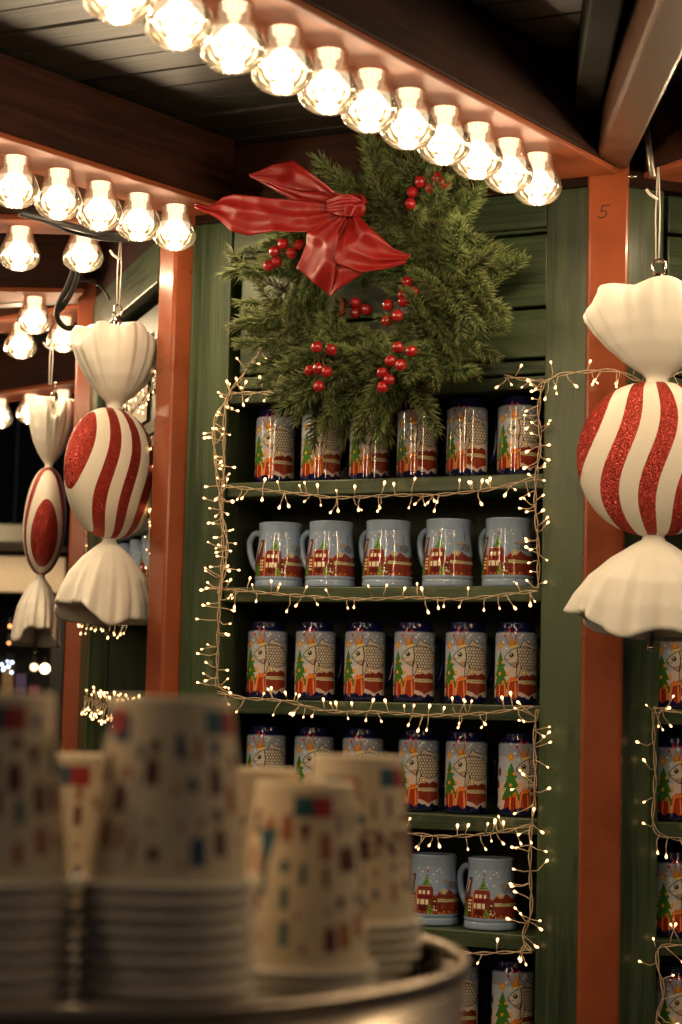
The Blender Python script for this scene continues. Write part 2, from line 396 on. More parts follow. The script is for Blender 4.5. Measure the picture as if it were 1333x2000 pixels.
# ------------------------------------------------------------------ eaves: ceiling boards, lamp beams, hip rafters
def ceiling(Fm, n0=0, pw=0.094):
    tilt = math.atan(SLOPE)
    base = Fm.M @ T(0, 0, zbeam(0) + BEAM_H + 0.004)
    tl = base @ Matrix.Rotation(-tilt, 4, 'X')
    t8 = math.tan(H8)
    me = mesh_of('ceiling', [(0, -0.1, 0.030), (SIDE, -0.1, 0.030), (SIDE + ROOF_O * t8, ROOF_O, 0.030), (-ROOF_O * t8, ROOF_O, 0.030),
                             (0, -0.1, 0.045), (SIDE, -0.1, 0.045), (SIDE + ROOF_O * t8, ROOF_O, 0.045), (-ROOF_O * t8, ROOF_O, 0.045)],
                 [(0, 1, 2, 3), (7, 6, 5, 4), (0, 4, 5, 1), (1, 5, 6, 2), (2, 6, 7, 3), (3, 7, 4, 0)])
    c = obj('ceiling', me, M_DARKSTALL, kiosk, tl)
    o = -0.06
    while o + pw < ROOF_O:
        a, b = o + 0.0022, o + pw - 0.0022; zz = rnd.uniform(-0.0015, 0.0015)
        sa, sb = a * t8 - 0.012, b * t8 - 0.012
        V = [(-sa, a, zz), (SIDE + sa, a, zz), (SIDE + sb, b, zz), (-sb, b, zz)]
        ch = 0.003
        V += [(-sa, a, zz + ch), (SIDE + sa, a, zz + ch), (SIDE + sb, b, zz + ch), (-sb, b, zz + ch)]
        V = [(-sa, a + ch, zz), (SIDE + sa, a + ch, zz), (SIDE + sb, b - ch, zz), (-sb, b - ch, zz),
             (-sa, a, zz + ch), (SIDE + sa, a, zz + ch), (SIDE + sb, b, zz + ch), (-sb, b, zz + ch),
             (-sa, a, zz + 0.026), (SIDE + sa, a, zz + 0.026), (SIDE + sb, b, zz + 0.026), (-sb, b, zz + 0.026)]
        Fc = [(3, 2, 1, 0), (11, 10, 9, 8)]
        for r in (0, 4):
            for k in range(4): Fc.append((r + k, r + (k + 1) % 4, r + 4 + (k + 1) % 4, r + 4 + k))
        obj('plank', mesh_of('ceiling_plank', V, Fc), M_CEIL, c, tl)
        o += pw
    return c
for Fm in (WF, WL, WR, WB): ceiling(Fm)

def beam(Fm, s, o1, w=0.112, o0=0.035, mat=None):
    A = Fm.w(s, o0, zbeam(o0)); B = Fm.w(s, o1, zbeam(o1))
    M, L = rail_basis(A, B, Fm.al)
    b = box('beam', kiosk, M, M_HEAD, 0, L, -w / 2 + 0.001, w / 2 - 0.001, 0.0105, BEAM_H, 0.003)
    return box('lamp_board', b, M, mat or M_BEAM, 0, L, -w / 2, w / 2, 0.0, 0.010, 0.003), M
def hip(P, az, L=1.5, w=0.058, drop=0.0, h=0.085, o0=0.02):
    al, out = fr(az); sl = SLOPE * math.cos(H8)
    A = P + out * o0 + np.array([0, 0, ZB0 + drop - sl * o0]); B = P + out * L + np.array([0, 0, ZB0 + drop - sl * L])
    M, LL = rail_basis(A, B, al)
    return box('rafter', kiosk, M, M_RAFTER, 0, LL, -w / 2, w / 2, 0.0, h, 0.006), M
# where the lamps of the two front rows run (local s of the beam axis)
S_A = WF.loc(at(1050, 352, 3.0))[0]; S_B = WF.loc(at(343, 421, 3.4))[0]
beam(WF, S_A, 2.9); beam(WF, S_B, 2.9)
S_E1 = 0.075
beam(WL, S_E1, 2.9); beam(WL, SIDE - 0.06, 2.9); beam(WB, 0.075, 2.9); beam(WB, SIDE - 0.03, 2.9)
S_D = SIDE - 0.10
beam(WR, S_D, 2.9); beam(WR, 0.08, 2.9)
hip(PR, AZ - H8 - math.radians(2.0), 3.0, drop=0.012)
hip(PL, AZ + H8, 3.0, w=0.05, drop=0.004)
hip(PM, AZ + 3 * H8, 3.0, w=0.05, drop=0.004)
# a plain board closes the hip on the left of the front rafter
al_, out_ = fr(AZ - H8)
A = PR + out_ * 0.05 + al_ * 0.044 + np.array([0, 0, ZB0 + 0.062]); B = PR + out_ * 2.9 + al_ * 0.044 + np.array([0, 0, ZB0 + 0.062 - 2.85 * SLOPE * math.cos(H8)])
Mh, Lh = rail_basis(A, B, al_)
box('hip_board', kiosk, Mh, wood('near_black_hip_wood', (0.004, 0.004, 0.003), (0.020, 0.018, 0.013), 'X', coat=0.0, rough=0.75, spec=0.05), 0, Lh, -0.021, 0.021, 0, 0.075, 0.004)

# ================================================================== LAMPS
LAMP_PROFILE = [(0.0225, 0.0), (0.0228, -0.006), (0.0245, -0.016), (0.0285, -0.026), (0.0330, -0.036), (0.0360, -0.044), (0.0368, -0.050), (0.0360, -0.056), (0.0335, -0.062), (0.0290, -0.0675), (0.0225, -0.0720), (0.0145, -0.0752), (0.006, -0.0768), (0.002, -0.0772)]
def lamp_meshes():
    n = 80
    def mod(r, z, an, i):
        if z < -0.0525:
            k = min(1.0, (-0.0525 - z) / 0.007)
            fl = abs(math.sin(an * 8)) ** 0.6
            return r * (1 - 0.055 * k * (1 - fl)), z + 0.0022 * k * (1 - fl) * (1 if r > 0.008 else r / 0.008)
        if -0.030 > z > -0.056:
            return r * (1 + 0.004 * math.sin(z * 2600)), z
        return r, z
    prof = []
    for (a, b) in zip(LAMP_PROFILE[:-1], LAMP_PROFILE[1:]):
        for k in range(3): prof.append((a[0] + (b[0] - a[0]) * k / 3, a[1] + (b[1] - a[1]) * k / 3))
    prof.append(LAMP_PROFILE[-1])
    inner = [(max(0.001, r - 0.0016), z + (0.0016 if z < -0.06 else 0)) for r, z in reversed(prof)]
    V, Fc = lathe(prof, n, mod, (False, False)); b0 = len(V)
    V2, F2 = lathe(inner, n, None, (False, False))
    V += V2; Fc += [tuple(i + b0 for i in f) for f in F2]
    for k in range(n): Fc.append(((len(prof) - 1) * n + k, (len(prof) - 1) * n + (k + 1) % n, b0 + (k + 1) % n, b0 + k))
    e = b0 + (len(inner) - 1) * n
    for k in range(n): Fc.append((e + k, e + (k + 1) % n, (k + 1) % n, k))
    glass = mesh_of('glass_shade', V, Fc, True); glass.materials.append(M_GLASS)
    V, Fc = lathe([(0.0120, -0.0299), (0.0240, -0.0300), (0.0252, -0.032), (0.0252, -0.050), (0.0238, -0.0540), (0.014, -0.0560), (0.003, -0.0565)], 24)
    bulb = mesh_of('bulb', V, Fc, True); bulb.materials.append(M_BULB)
    V, Fc = lathe([(0.0175, 0.0), (0.0175, -0.004), (0.0162, -0.006), (0.0162, -0.0275), (0.0246, -0.0282), (0.0246, -0.0296)], 24)
    sock = mesh_of('socket', V, Fc, True); sock.materials.append(M_SOCKET)
    V, Fc = lathe([(0.0222, 0.0008), (0.0225, -0.0018), (0.0208, -0.0022), (0.0205, 0.0008)], 40, None, (False, False))
    return glass, bulb, sock
LM = lamp_meshes()
LIGHT = bpy.data.lights.new('lamp_light', 'POINT'); LIGHT.energy = LAMP_W; LIGHT.color = WARM; LIGHT.shadow_soft_size = 0.012; LIGHT.specular_factor = 0.0
def lamp(P, label, group, rot):
    root = empty('cabochon_lamp', T(*P) @ Matrix.Rotation(rot, 4, 'Z'), label, 'lamp', group)
    for nm, me in zip(('glass_shade', 'bulb', 'socket'), LM): obj(nm, me, None, root)
    lo = bpy.data.objects.new('lamp_light', LIGHT); link(lo, root, parent_world(root) @ T(0, 0, -0.062))
    return root
def lamp_row(Fm, s, o_list, fmt, group):
    for i, o in enumerate(o_list):
        lamp(Fm.w(s, o, zbeam(o) - 0.0015), fmt(i), group, rnd.uniform(0, 6))
oA = WF.loc(at(1050, 352, 3.0))[1]; PITCHL = 0.1135
def row_label(where):
    return lambda i: 'glowing fluted glass lamp under the %s, %s out from the post' % (where, ORD[i])
lamp_row(WF, S_A, [oA + i * PITCHL for i in range(25)], row_label('long central beam'), 'lamps under the long central beam')
oB = WF.loc(at(343, 421, 3.4))[1]
lamp_row(WF, S_B, [oB + i * PITCHL for i in range(22)], row_label('left beam'), 'lamps under the left beam')
oD = WR.loc(at(1318, 350, 3.02))[1]
lamp_row(WR, S_D, [oD + i * PITCHL for i in range(25)], lambda i: 'glowing fluted glass lamp at the right edge above the big candy' if i == 0 else row_label('right-hand beam')(i), 'lamps under the right beam')
lamp_row(WL, S_E1, [0.155 + i * PITCHL for i in range(12)], lambda i: ['glowing glass lamp beside the middle candy string, below the loose cables', 'glowing glass lamp at far left, below the cables and steel rafter'][i] if i < 2 else row_label('side beam')(i), 'lamps under the side beam')
lamp_row(WL, SIDE - 0.06, [0.13 + i * PITCHL for i in range(10)], lambda i: 'glowing glass lamp left of the hanging black cables, upper of two' if i == 0 else row_label('far side beam')(i), 'lamps under the far side beam')
lamp_row(WB, 0.075, [0.12 + i * PITCHL for i in range(8)], lambda i: ['glowing glass lamp partly behind the farthest candy string', 'glowing glass lamp cut by the left edge above the farthest candy'][i] if i < 2 else row_label('rear beam')(i), 'lamps under the rear beam')
lamp_row(WB, SIDE - 0.03, [0.60, 0.70, 0.80], lambda i: ['small glowing lamp partly hidden by the top of the farthest candy', 'small distant glowing lamp cut by the left edge', 'small distant glowing lamp, outermost of its far row'][i], 'lamps under the farthest beam')
#PART2
# ================================================================== PRINT PAINTER (flat decoration of mugs and cups)
class Canvas:
    def __init__(s, t0, t1, z0, z1, w, h, bg):
        s.X, s.Z = np.meshgrid(np.linspace(t0, t1, w), np.linspace(z0, z1, h)); s.a = np.zeros((h, w, 3)); s.a[:] = bg; s.clip = None
    def put(s, m, c):
        if s.clip is not None: m = m & s.clip
        s.a[m] = c
    def inside(s, pts):
        ins = np.zeros(s.X.shape, bool); n = len(pts); j = n - 1
        for i in range(n):
            xi, zi = pts[i]; xj, zj = pts[j]
            if zi != zj:
                c = ((zi > s.Z) != (zj > s.Z)) & (s.X < (xj - xi) * (s.Z - zi) / (zj - zi) + xi); ins ^= c
            j = i
        return ins
    def poly(s, pts, c): s.put(s.inside(pts), c)
    def disc(s, p, rx, rz, c): s.put(((s.X - p[0]) / rx) ** 2 + ((s.Z - p[1]) / rz) ** 2 < 1, c)
    def line(s, pts, w, c, kx):
        """kx: metres per unit of X, w in metres"""
        for (x0, z0), (x1, z1) in zip(pts[:-1], pts[1:]):
            ax, ay = (x1 - x0) * kx, z1 - z0; L = ax * ax + ay * ay + 1e-12
            px, py = (s.X - x0) * kx, s.Z - z0; t = np.clip((px * ax + py * ay) / L, 0, 1)
            s.put((px - t * ax) ** 2 + (py - t * ay) ** 2 < (w / 2) ** 2, c)
def printed_lathe(name, prof, t0, t1, step, canvas, base_col, mat, z_of=None, r_of=None):
    """lathe whose columns are fine between t0 and t1 (degrees, 0 = toward -Y); vertex colours from the canvas"""
    th = list(np.arange(t0, t1, step)); th += list(np.arange(t1, t0 + 360, 5.0))
    n = len(th); V = []; cols = []
    H, W = canvas.a.shape[:2]; x0, x1 = canvas.X[0, 0], canvas.X[0, -1]; z0, z1 = canvas.Z[0, 0], canvas.Z[-1, 0]
    la = lin(canvas.a); lb = lin(base_col)
    for (r, z, outer) in prof:
        for t in th:
            a = math.radians(t - 90); V.append((r * math.cos(a), r * math.sin(a), z))
            tt = t if t <= 180 else t - 360
            if outer and x0 <= tt <= x1 and z0 <= z <= z1:
                cols.append(la[min(H - 1, int((z - z0) / (z1 - z0) * (H - 1) + 0.5)), min(W - 1, int((tt - x0) / (x1 - x0) * (W - 1) + 0.5))])
            else: cols.append(lb if outer or True else lb)
    Fc = []
    for i in range(len(prof) - 1):
        for k in range(n): Fc.append((i * n + k, i * n + (k + 1) % n, (i + 1) * n + (k + 1) % n, (i + 1) * n + k))
    Fc.append(tuple(reversed(range(n)))); Fc.append(tuple((len(prof) - 1) * n + k for k in range(n)))
    me = mesh_of(name, V, Fc, True)
    at_ = me.color_attributes.new('print', 'FLOAT_COLOR', 'POINT')
    c4 = np.ones((len(V), 4), np.float32); c4[:, :3] = np.array(cols); at_.data.foreach_set('color', c4.ravel())
    me.materials.append(mat); return me
def text_mesh(name, body, size, wrap, mat):
    """lettering laid on a curved surface: wrap(x, y) -> 3D point, x centred"""
    cu = bpy.data.curves.new(name, 'FONT'); cu.body = body; cu.size = size; cu.align_x = 'CENTER'; cu.align_y = 'CENTER'; cu.resolution_u = 2
    ob = bpy.data.objects.new(name, cu); COL.objects.link(ob)
    dg = bpy.context.evaluated_depsgraph_get(); me = bpy.data.meshes.new_from_object(ob.evaluated_get(dg))
    bpy.data.objects.remove(ob); bpy.data.curves.remove(cu)
    for v in me.vertices: v.co = Vector(wrap(v.co.x, v.co.y))
    me.materials.clear(); me.materials.append(mat); me.update(); return me
SASH = 'BO\u017bONARODZENIOWY'

# ------------------------------------------------------------------ mug with the crowned fish
FH = 0.133; FR = 0.0345
def fish_canvas():
    c = Canvas(-130, 130, 0, FH, 560, 400, (20, 23, 68))
    KX = math.radians(1) * FR; Q = 0.133 / 1570
    def q(x, y):
        u = (x - 620) / 475.0
        d = math.degrees(math.asin(max(-0.995, min(0.995, u)))) if abs(u) < 0.97 else math.copysign(76 + (abs(u) - 0.97) * 60, u)
        return (d, (1700 - y) * Q)
    P = lambda pts: [q(*p) for p in pts]
    zt, zb = (1700 - 345) * Q, (1700 - 1560) * Q
    wav = zb + 0.0022 * np.sin(c.X * 0.17) + 0.0014 * np.sin(c.X * 0.31 + 1)
    lab = (c.Z < zt) & (c.Z > wav)
    c.a[lab] = (178, 188, 204); c.a[lab & (c.Z > zt - 0.02)] = (150, 160, 180)
    c.clip = lab
    c.poly([(-130, 0.0), (130, 0.0), (130, 0.046), (40, 0.058), (-10, 0.062), (-130, 0.05)], (214, 196, 188))
    for t, z in ((-112, 0.09), (-96, 0.07), (-104, 0.05), (-118, 0.035), (96, 0.06), (110, 0.085)): c.disc((t, z), 9, 0.007, (120, 28, 42))
    for t in (-120, 100, 122): c.poly([(t, 0.075), (t - 16, 0.02), (t + 16, 0.02)], (52, 104, 36))
    for x, y in ((655, 430), (910, 420), (850, 500), (1010, 470), (300, 520), (370, 640), (700, 390)): c.disc(q(x, y), 2.6, 0.0016, (236, 234, 224))
    # star and tree
    s0 = q(235, 590); pts = []
    for k in range(24):
        r = 0.0085 if k % 2 == 0 else 0.0042; a = math.pi * k / 12; pts.append((s0[0] + r * math.cos(a) / KX, s0[1] + r * math.sin(a)))
    c.poly(pts, (214, 150, 44)); c.disc(s0, 4, 0.0024, (236, 186, 80))
    tx = -52
    for zt_, zb_, w in ((0.0860, 0.062, 17), (0.073, 0.046, 24), (0.060, 0.026, 31)): c.poly([(tx, zt_), (tx - w, zb_), (tx - w * 0.4, zb_ - 0.002), (tx, zb_ + 0.001), (tx + w * 0.45, zb_ - 0.002), (tx + w, zb_)], (66, 122, 44))
    for x, y in ((300, 900), (190, 915), (240, 1115), (395, 1110), (310, 1280), (160, 1200)): c.disc(q(x, y), 4.6, 0.0029, (224, 150, 60)); c.disc(q(x, y), 2.2, 0.0013, (250, 200, 110))
    # fish
    OUT = (72, 62, 52); BODY = (208, 198, 182)
    body = [(330, 800), (400, 720), (480, 660), (590, 620), (740, 595), (900, 620), (1000, 670), (1070, 760), (1082, 880), (1050, 980), (960, 1045), (850, 1055), (700, 1025), (620, 1010), (540, 990), (420, 910), (340, 850)]
    fin = [(660, 605), (745, 475), (820, 530), (960, 570), (1005, 665), (880, 625), (740, 600)]
    c.poly(P(fin), (196, 184, 170)); c.line(P(fin + fin[:1]), 0.0013, OUT, KX)
    c.poly(P(body), BODY)
    bm = c.inside(P(body)) & lab; c.clip = bm & (c.X > q(600, 0)[0])
    for j in range(9):
        for i in range(9):
            x = 640 + i * 62 + (31 if j % 2 else 0); y = 600 + j * 56
            arc = [(x + 42 * math.sin(a) - 8, y - 40 * math.cos(a)) for a in np.linspace(0.05, math.pi - 0.05, 8)]
            c.line(P(arc), 0.00105, OUT, KX)
    c.clip = lab
    c.poly(P([(430, 915), (560, 985), (590, 880), (500, 900)]), (186, 150, 120))
    c.line(P(body + body[:1]), 0.0014, OUT, KX); c.line(P([(590, 622), (612, 720), (622, 830), (604, 900), (580, 990)]), 0.0020, OUT, KX)
    e = q(475, 765); c.disc(e, 7.0, 0.0043, (120, 128, 108)); c.disc(e, 4.6, 0.0028, (20, 16, 14)); c.disc((e[0] - 1, e[1] + 0.0011), 1.6, 0.0010, (240, 240, 235))
    c.line(P([(338, 822), (400, 852), (450, 830)]), 0.0010, OUT, KX)
    pf = [(640, 885), (600, 980), (585, 1100), (600, 1200), (655, 1120), (692, 1000), (665, 905)]
    c.poly(P(pf), (200, 186, 172)); c.line(P(pf + pf[:1]), 0.0013, OUT, KX)
    # crown
    for tri in ([(345, 425), (425, 600), (465, 590)], [(450, 350), (440, 575), (545, 565)], [(560, 340), (545, 565), (590, 560)]): c.poly(P(tri), (222, 142, 44)); c.line(P(tri + tri[:1]), 0.0007, (120, 60, 20), KX)
    c.poly(P([(438, 590), (520, 585), (600, 560), (606, 598), (530, 622), (450, 628)]), (240, 196, 64))
    c.clip = None
    for x, y in ((335, 395), (415, 300), (555, 325)): c.disc(q(x, y), 3.6, 0.0026, (196, 44, 44))
    c.clip = lab
    # presents and heart tag
    c.poly(P([(400, 1230), (620, 1210), (640, 1600), (380, 1620)]), (172, 62, 42)); c.poly(P([(180, 1340), (370, 1320), (375, 1620), (150, 1640)]), (160, 52, 38))
    for ln in ([(560, 1220), (590, 1560)], [(440, 1230), (400, 1520)], [(240, 1330), (235, 1620)], [(340, 1330), (350, 1600)], [(420, 1260), (600, 1230)]): c.line(P(ln), 0.0026, (238, 150, 62), KX)
    for x, y in ((480, 1210), (560, 1200), (300, 1300)): c.disc(q(x, y), 5, 0.0030, (226, 120, 50))
    tagp = [(630, 1180), (740, 1120), (800, 1110), (880, 1155), (960, 1110), (1050, 1150), (1065, 1450), (980, 1480), (870, 1540), (760, 1480), (640, 1450)]
    c.poly(P(tagp), (126, 48, 30)); c.poly(P([(640, 1310), (1062, 1310), (1064, 1450), (980, 1480), (870, 1540), (760, 1480), (640, 1450)]), (148, 54, 38))
    for k in range(7): c.line(P([(690 + k * 55, 1315), (690 + k * 55, 1460)]), 0.0007, (96, 70, 36), KX)
    c.poly(P([(632, 1236), (1058, 1246), (1058, 1306), (636, 1302)]), (226, 214, 168))
    b = q(748, 1090); c.disc(b, 9, 0.0052, (226, 206, 160)); c.disc(b, 6.4, 0.0037, (150, 120, 80)); c.disc(b, 4.0, 0.0024, (240, 226, 190))
    c.clip = lab & (c.X > 84)
    c.poly([(84, 0.0), (130, 0.0), (130, 0.036), (84, 0.032)], (190, 58, 34))
    c.clip = None
    return c
def fish_mug():
    prof = [(0.026, 0.0006, 1), (0.0318, 0.0), (0.0340, 0.0022), (0.0345, 0.006)]
    zs = np.linspace(0.007, 0.112, 150); prof += [(FR, z) for z in zs]
    prof += [(0.0342, 0.114), (0.0325, 0.1175), (0.0300, 0.121), (0.0285, 0.125), (0.0285, 0.1295), (0.0280, 0.1325), (0.0268, 0.133)]
    prof = [(p[0], p[1], 1) for p in prof] + [(0.0255, 0.1318, 0), (0.0255, 0.120, 0), (0.030, 0.112, 0), (0.031, 0.02, 0), (0.028, 0.008, 0), (0.001, 0.007, 0)]
    body = printed_lathe('mug_body', prof, -130, 130, 0.8, fish_canvas(), (20, 23, 68), M_CERAMIC)
    V = []; Fc = []
    a = math.radians(40)
    pth = [(FR * 0.97, 0.104), (0.050, 0.106), (0.060, 0.094), (0.0615, 0.070), (0.056, 0.044), (0.046, 0.030), (FR * 0.97, 0.026)]
    tube(V, Fc, smooth_path([(r * math.cos(a), r * math.sin(a), z) for r, z in pth], 5), 0.0055, 8)
    hd = mesh_of('handle', V, Fc, True); hd.materials.append(M_COBALT)
    def wrap(x, y):
        t = math.radians(33) + x / FR - math.pi / 2; return ((FR + 0.0003) * math.cos(t), (FR + 0.0003) * math.sin(t), (1700 - 1271) * 0.133 / 1570 + y)
    tx = text_mesh('lettering', SASH, 0.0046, wrap, M_INK)
    return (('mug_body', body), ('handle', hd), ('lettering', tx))
# ------------------------------------------------------------------ pale blue mug with the village
VH = 0.113
def vill_r(z):
    pts = [(0.0, 0.0400), (0.004, 0.0412), (0.010, 0.0410), (0.0125, 0.0400), (0.016, 0.0412), (0.022, 0.0410), (0.040, 0.0405), (0.060, 0.0385), (0.080, 0.0362), (0.095, 0.0354), (0.108, 0.0362), (0.113, 0.0366)]
    return 1.04 * float(np.interp(z, [p[0] for p in pts], [p[1] for p in pts]))
def village_canvas():
    BG = (152, 174, 206)
    c = Canvas(-130, 130, 0, VH, 560, 340, BG); KX = math.radians(1) * 0.039; Q = VH / 1275
    def q(x, y):
        u = (x - 640) / 405.0
        d = math.degrees(math.asin(max(-0.995, min(0.995, u)))) if abs(u) < 0.97 else math.copysign(76 + (abs(u) - 0.97) * 60, u)
        return (d, (1370 - y) * Q)
    P = lambda pts: [q(*p) for p in pts]
    zg = 1150
    BR = (112, 54, 38); DK = (96, 38, 26); CREAM = (250, 236, 206); OR = (226, 132, 48); GR = (74, 132, 44)
    c.poly([(-130, q(0, zg)[1]), (130, q(0, zg)[1]), (130, 0.048), (80, 0.052), (-80, 0.046), (-130, 0.055)], BR)
    for k in range(40):
        t = rnd.uniform(-128, -76) if k % 2 else rnd.uniform(78, 128); c.disc((t, rnd.uniform(0.024, 0.044)), 1.8, 0.0014, CREAM)
    c.poly(P([(292, 440), (352, 440), (345, 780), (240, 820)]), BR); c.line(P([(305, 500), (280, 700)]), 0.0022, CREAM, KX)
    c.poly(P([(235, 790), (385, 780), (385, zg), (235, zg)]), (120, 46, 28))
    for i in range(2):
        for j in range(4): c.poly(P([(318 + i * 28, 830 + j * 60), (338 + i * 28, 830 + j * 60), (338 + i * 28, 866 + j * 60), (318 + i * 28, 866 + j * 60)]), CREAM)
    c.poly(P([(280, 860), (240, 1140), (330, 1140)]), GR)
    c.poly(P([(385, 720), (420, 650), (640, 650), (668, 710), (668, zg), (385, zg)]), (126, 58, 40)); c.poly(P([(400, 800), (660, 800), (640, 880), (430, 880)]), (130, 30, 34))
    c.line(P([(395, 690), (390, 1140)]), 0.0020, OR, KX); c.line(P([(395, 690), (430, 655), (630, 655)]), 0.0012, OR, KX)
    for x in (425, 490, 565): c.poly(P([(x, 735), (x + 42, 735), (x + 42, 800), (x, 800)]), CREAM)
    for x0, x1 in ((412, 446), (466, 530), (546, 590)): c.poly(P([(x0, 892), (x1, 892), (x1, 988), (x0, 988)]), CREAM)
    c.poly(P([(440, 1010), (560, 1010), (560, 1100), (440, 1100)]), DK)
    for (top, bot, wdt, xc) in ((430, 640, 90, 550), (950, 1150, 72, 612)):
        n = 4
        for k in range(n):
            y0 = top + (bot - top) * k / n * 0.85; y1 = top + (bot - top) * (k + 1) / n; w = wdt * (k + 1.2) / (n + 0.2)
            c.poly(P([(xc, y0), (xc - w, y1), (xc + w, y1)]), GR)
        for k in range(26):
            yy = rnd.uniform(top + 40, bot - 8); ww = wdt * (yy - top) / (bot - top) * 0.8
            c.disc(q(xc + rnd.uniform(-ww, ww), yy), 0.9, 0.0006, rnd.choice([(150, 190, 70), (220, 200, 90), (44, 96, 30)]))
    s0 = q(562, 385); pts = []
    for k in range(10):
        r = 0.0034 if k % 2 == 0 else 0.0015; a = math.pi * k / 5 + math.pi / 2; pts.append((s0[0] + r * math.cos(a) / KX, s0[1] + r * math.sin(a)))
    c.poly(pts, (170, 104, 56))
    c.poly(P([(660, 880), (690, 850), (740, 900), (740, zg), (660, zg)]), DK)
    for k in range(9): c.disc(q(rnd.uniform(665, 735), rnd.uniform(900, 1100)), 1.6, 0.0012, CREAM)
    # tower, dome, heart
    c.line(P([(962, 360), (985, 720)]), 0.0012, (60, 60, 72), KX); c.disc(q(985, 640), 16, 0.0065, (118, 126, 136))
    for k in range(5): c.line(P([(850 + k * 20, 600), (880 + k * 12, 700)]), 0.0006, (70, 74, 84), KX)
    c.disc(q(905, 565), 13, 0.0026, (134, 122, 108)); c.disc(q(900, 558), 12, 0.0014, (176, 160, 136))
    c.poly(P([(695, 850), (755, 760), (830, 735), (880, 770), (915, 705), (990, 790), (1080, 800), (1090, zg), (770, zg), (715, 990)]), (128, 54, 38))
    c.poly(P([(760, 940), (1080, 940), (1085, 1130), (800, 1130)]), (140, 50, 42))
    for k in range(8): c.line(P([(790 + k * 38, 945), (795 + k * 38, 1110)]), 0.0007, (104, 74, 40), KX)
    c.line(P([(700, 850), (755, 770), (830, 745)]), 0.0010, (220, 90, 50), KX)
    c.poly(P([(733, 878), (1085, 890), (1085, 934), (738, 934)]), (224, 220, 168))
    b = q(835, 745); c.disc(b, 7.6, 0.0045, (226, 214, 160)); c.disc(b, 5.4, 0.0031, (120, 110, 70)); c.disc(b, 3.4, 0.0020, (236, 226, 180))
    for x, y in ((400, 340), (425, 455), (668, 440), (722, 568), (805, 400), (726, 375), (560, 320), (775, 340), (470, 400), (610, 560)): c.disc(q(x, y), 2.0, 0.0015, (236, 232, 226))
    for k in range(30): c.disc(q(rnd.uniform(380, 1080), rnd.uniform(1105, 1150)), 1.5, 0.0010, rnd.choice([OR, (240, 180, 80), (190, 40, 40)]))
    return c
def village_mug():
    prof = [(0.030, 0.0010, 1), (0.0385, 0.0, 1)]
    prof += [(vill_r(z), z, 1) for z in np.linspace(0.0012, 0.1115, 150)]
    prof += [(0.0366, 0.1128, 1), (0.0358, 0.1132, 1), (0.0350, 0.1126, 0), (0.0335, 0.100, 0), (0.0345, 0.07, 0), (0.037, 0.02, 0), (0.034, 0.008, 0), (0.001, 0.007, 0)]
    body = printed_lathe('mug_body', prof, -130, 130, 0.8, village_canvas(), (152, 174, 206), M_CERAMIC)
    V = []; Fc = []; a = math.radians(150)
    pth = [(0.033, 0.094), (0.050, 0.096), (0.0605, 0.084), (0.060, 0.064), (0.054, 0.046), (0.046, 0.034), (0.038, 0.028)]
    tube(V, Fc, smooth_path([(r * math.cos(a), r * math.sin(a), z) for r, z in pth], 6), 0.0058, 8)
    hd = mesh_of('handle', V, Fc, True); hd.materials.append(M_BLUEGLAZE)
    def wrap(x, y):
        z = (1370 - 906) * VH / 1275 + y; rr = vill_r(z) + 0.0003; t = math.radians(42) + x / rr - math.pi / 2
        return (rr * math.cos(t), rr * math.sin(t), z)
    tx = text_mesh('lettering', SASH, 0.0044, wrap, M_INK)
    return (('mug_body', body), ('handle', hd), ('lettering', tx))
MUGS = {'fish': fish_mug(), 'vill': village_mug()}
DESC = {'fish': 'dark blue fish mug', 'vill': 'pale blue village mug'}
GRP = {'fish': 'dark blue fish mugs on the shelves', 'vill': 'pale blue village mugs on the shelves'}
def mug(kind, P, face, label):
    """face: world angle of the mug's front (-Y local)"""
    root = empty('mug', T(*P) @ Matrix.Rotation(face, 4, 'Z'), label, 'mug', GRP[kind])
    for nm, me in MUGS[kind]: obj(nm, me, None, root)
rows = [('fish', 0, (537, 627, 722, 815, 912, 1012), 915, 'top shelf below the wreath', None),
        ('vill', 1, (546, 645, 757, 875, 992), 1130, 'second shelf', None),
        ('fish', 2, (521, 615, 712, 809, 910, 1008), 1340, 'third shelf', None),
        ('fish', 3, (518, 612, 707, 817, 910, 1014), 1570, 'fourth shelf', None),
        ('vill', 4, (742, 846, 958), 1800, 'fifth shelf', None),
        ('fish', 5, (893, 1002), 1990, 'lowest shelf in view', None)]
for kind, si, xs, yy, where, _ in rows:
    for i, x in enumerate(xs):
        o = -0.062 + rnd.uniform(-0.006, 0.004)
        s = WF.px(x, yy, o)[0]; P = WF.w(s, o, SHELF_Z[si] + 0.0006)
        face = math.atan2(P[0], P[1]) * -1 + math.radians(rnd.uniform(-5, 5))
        if kind == 'vill': face += math.radians(-9 + (9 if i == 0 else 0))
        if si == 3 and i == 5: face += math.radians(28)
        if si == 5 and i == 1: face += math.radians(24)
        pos = 'leftmost' if i == 0 else 'rightmost' if i == len(xs) - 1 else ORD[i] + ' from the left'
        mug(kind, P, face, '%s, %s on the %s' % (DESC[kind], pos, where))
for si, x, yy in ((2, 1312, 1330), (3, 1316, 1560), (4, 1316, 1790), (5, 1318, 1980)):
    o = -0.058; s = WR.px(x, yy, o)[0]; P = WR.w(s, o, SHELF_Z[si] + 0.0006)
    where = {2: 'below the big candy', 3: 'second below the big candy', 4: 'third below the big candy', 5: 'lowest below the big candy'}[si]
    mug('fish', P, -math.atan2(P[0], P[1]) + math.radians(24), 'dark blue fish mug at the right edge of the photo, %s' % where)
    mug('fish', WR.w(s - 0.088, o, SHELF_Z[si] + 0.0006), 0.2, 'dark blue fish mug past the right edge, %s' % where)
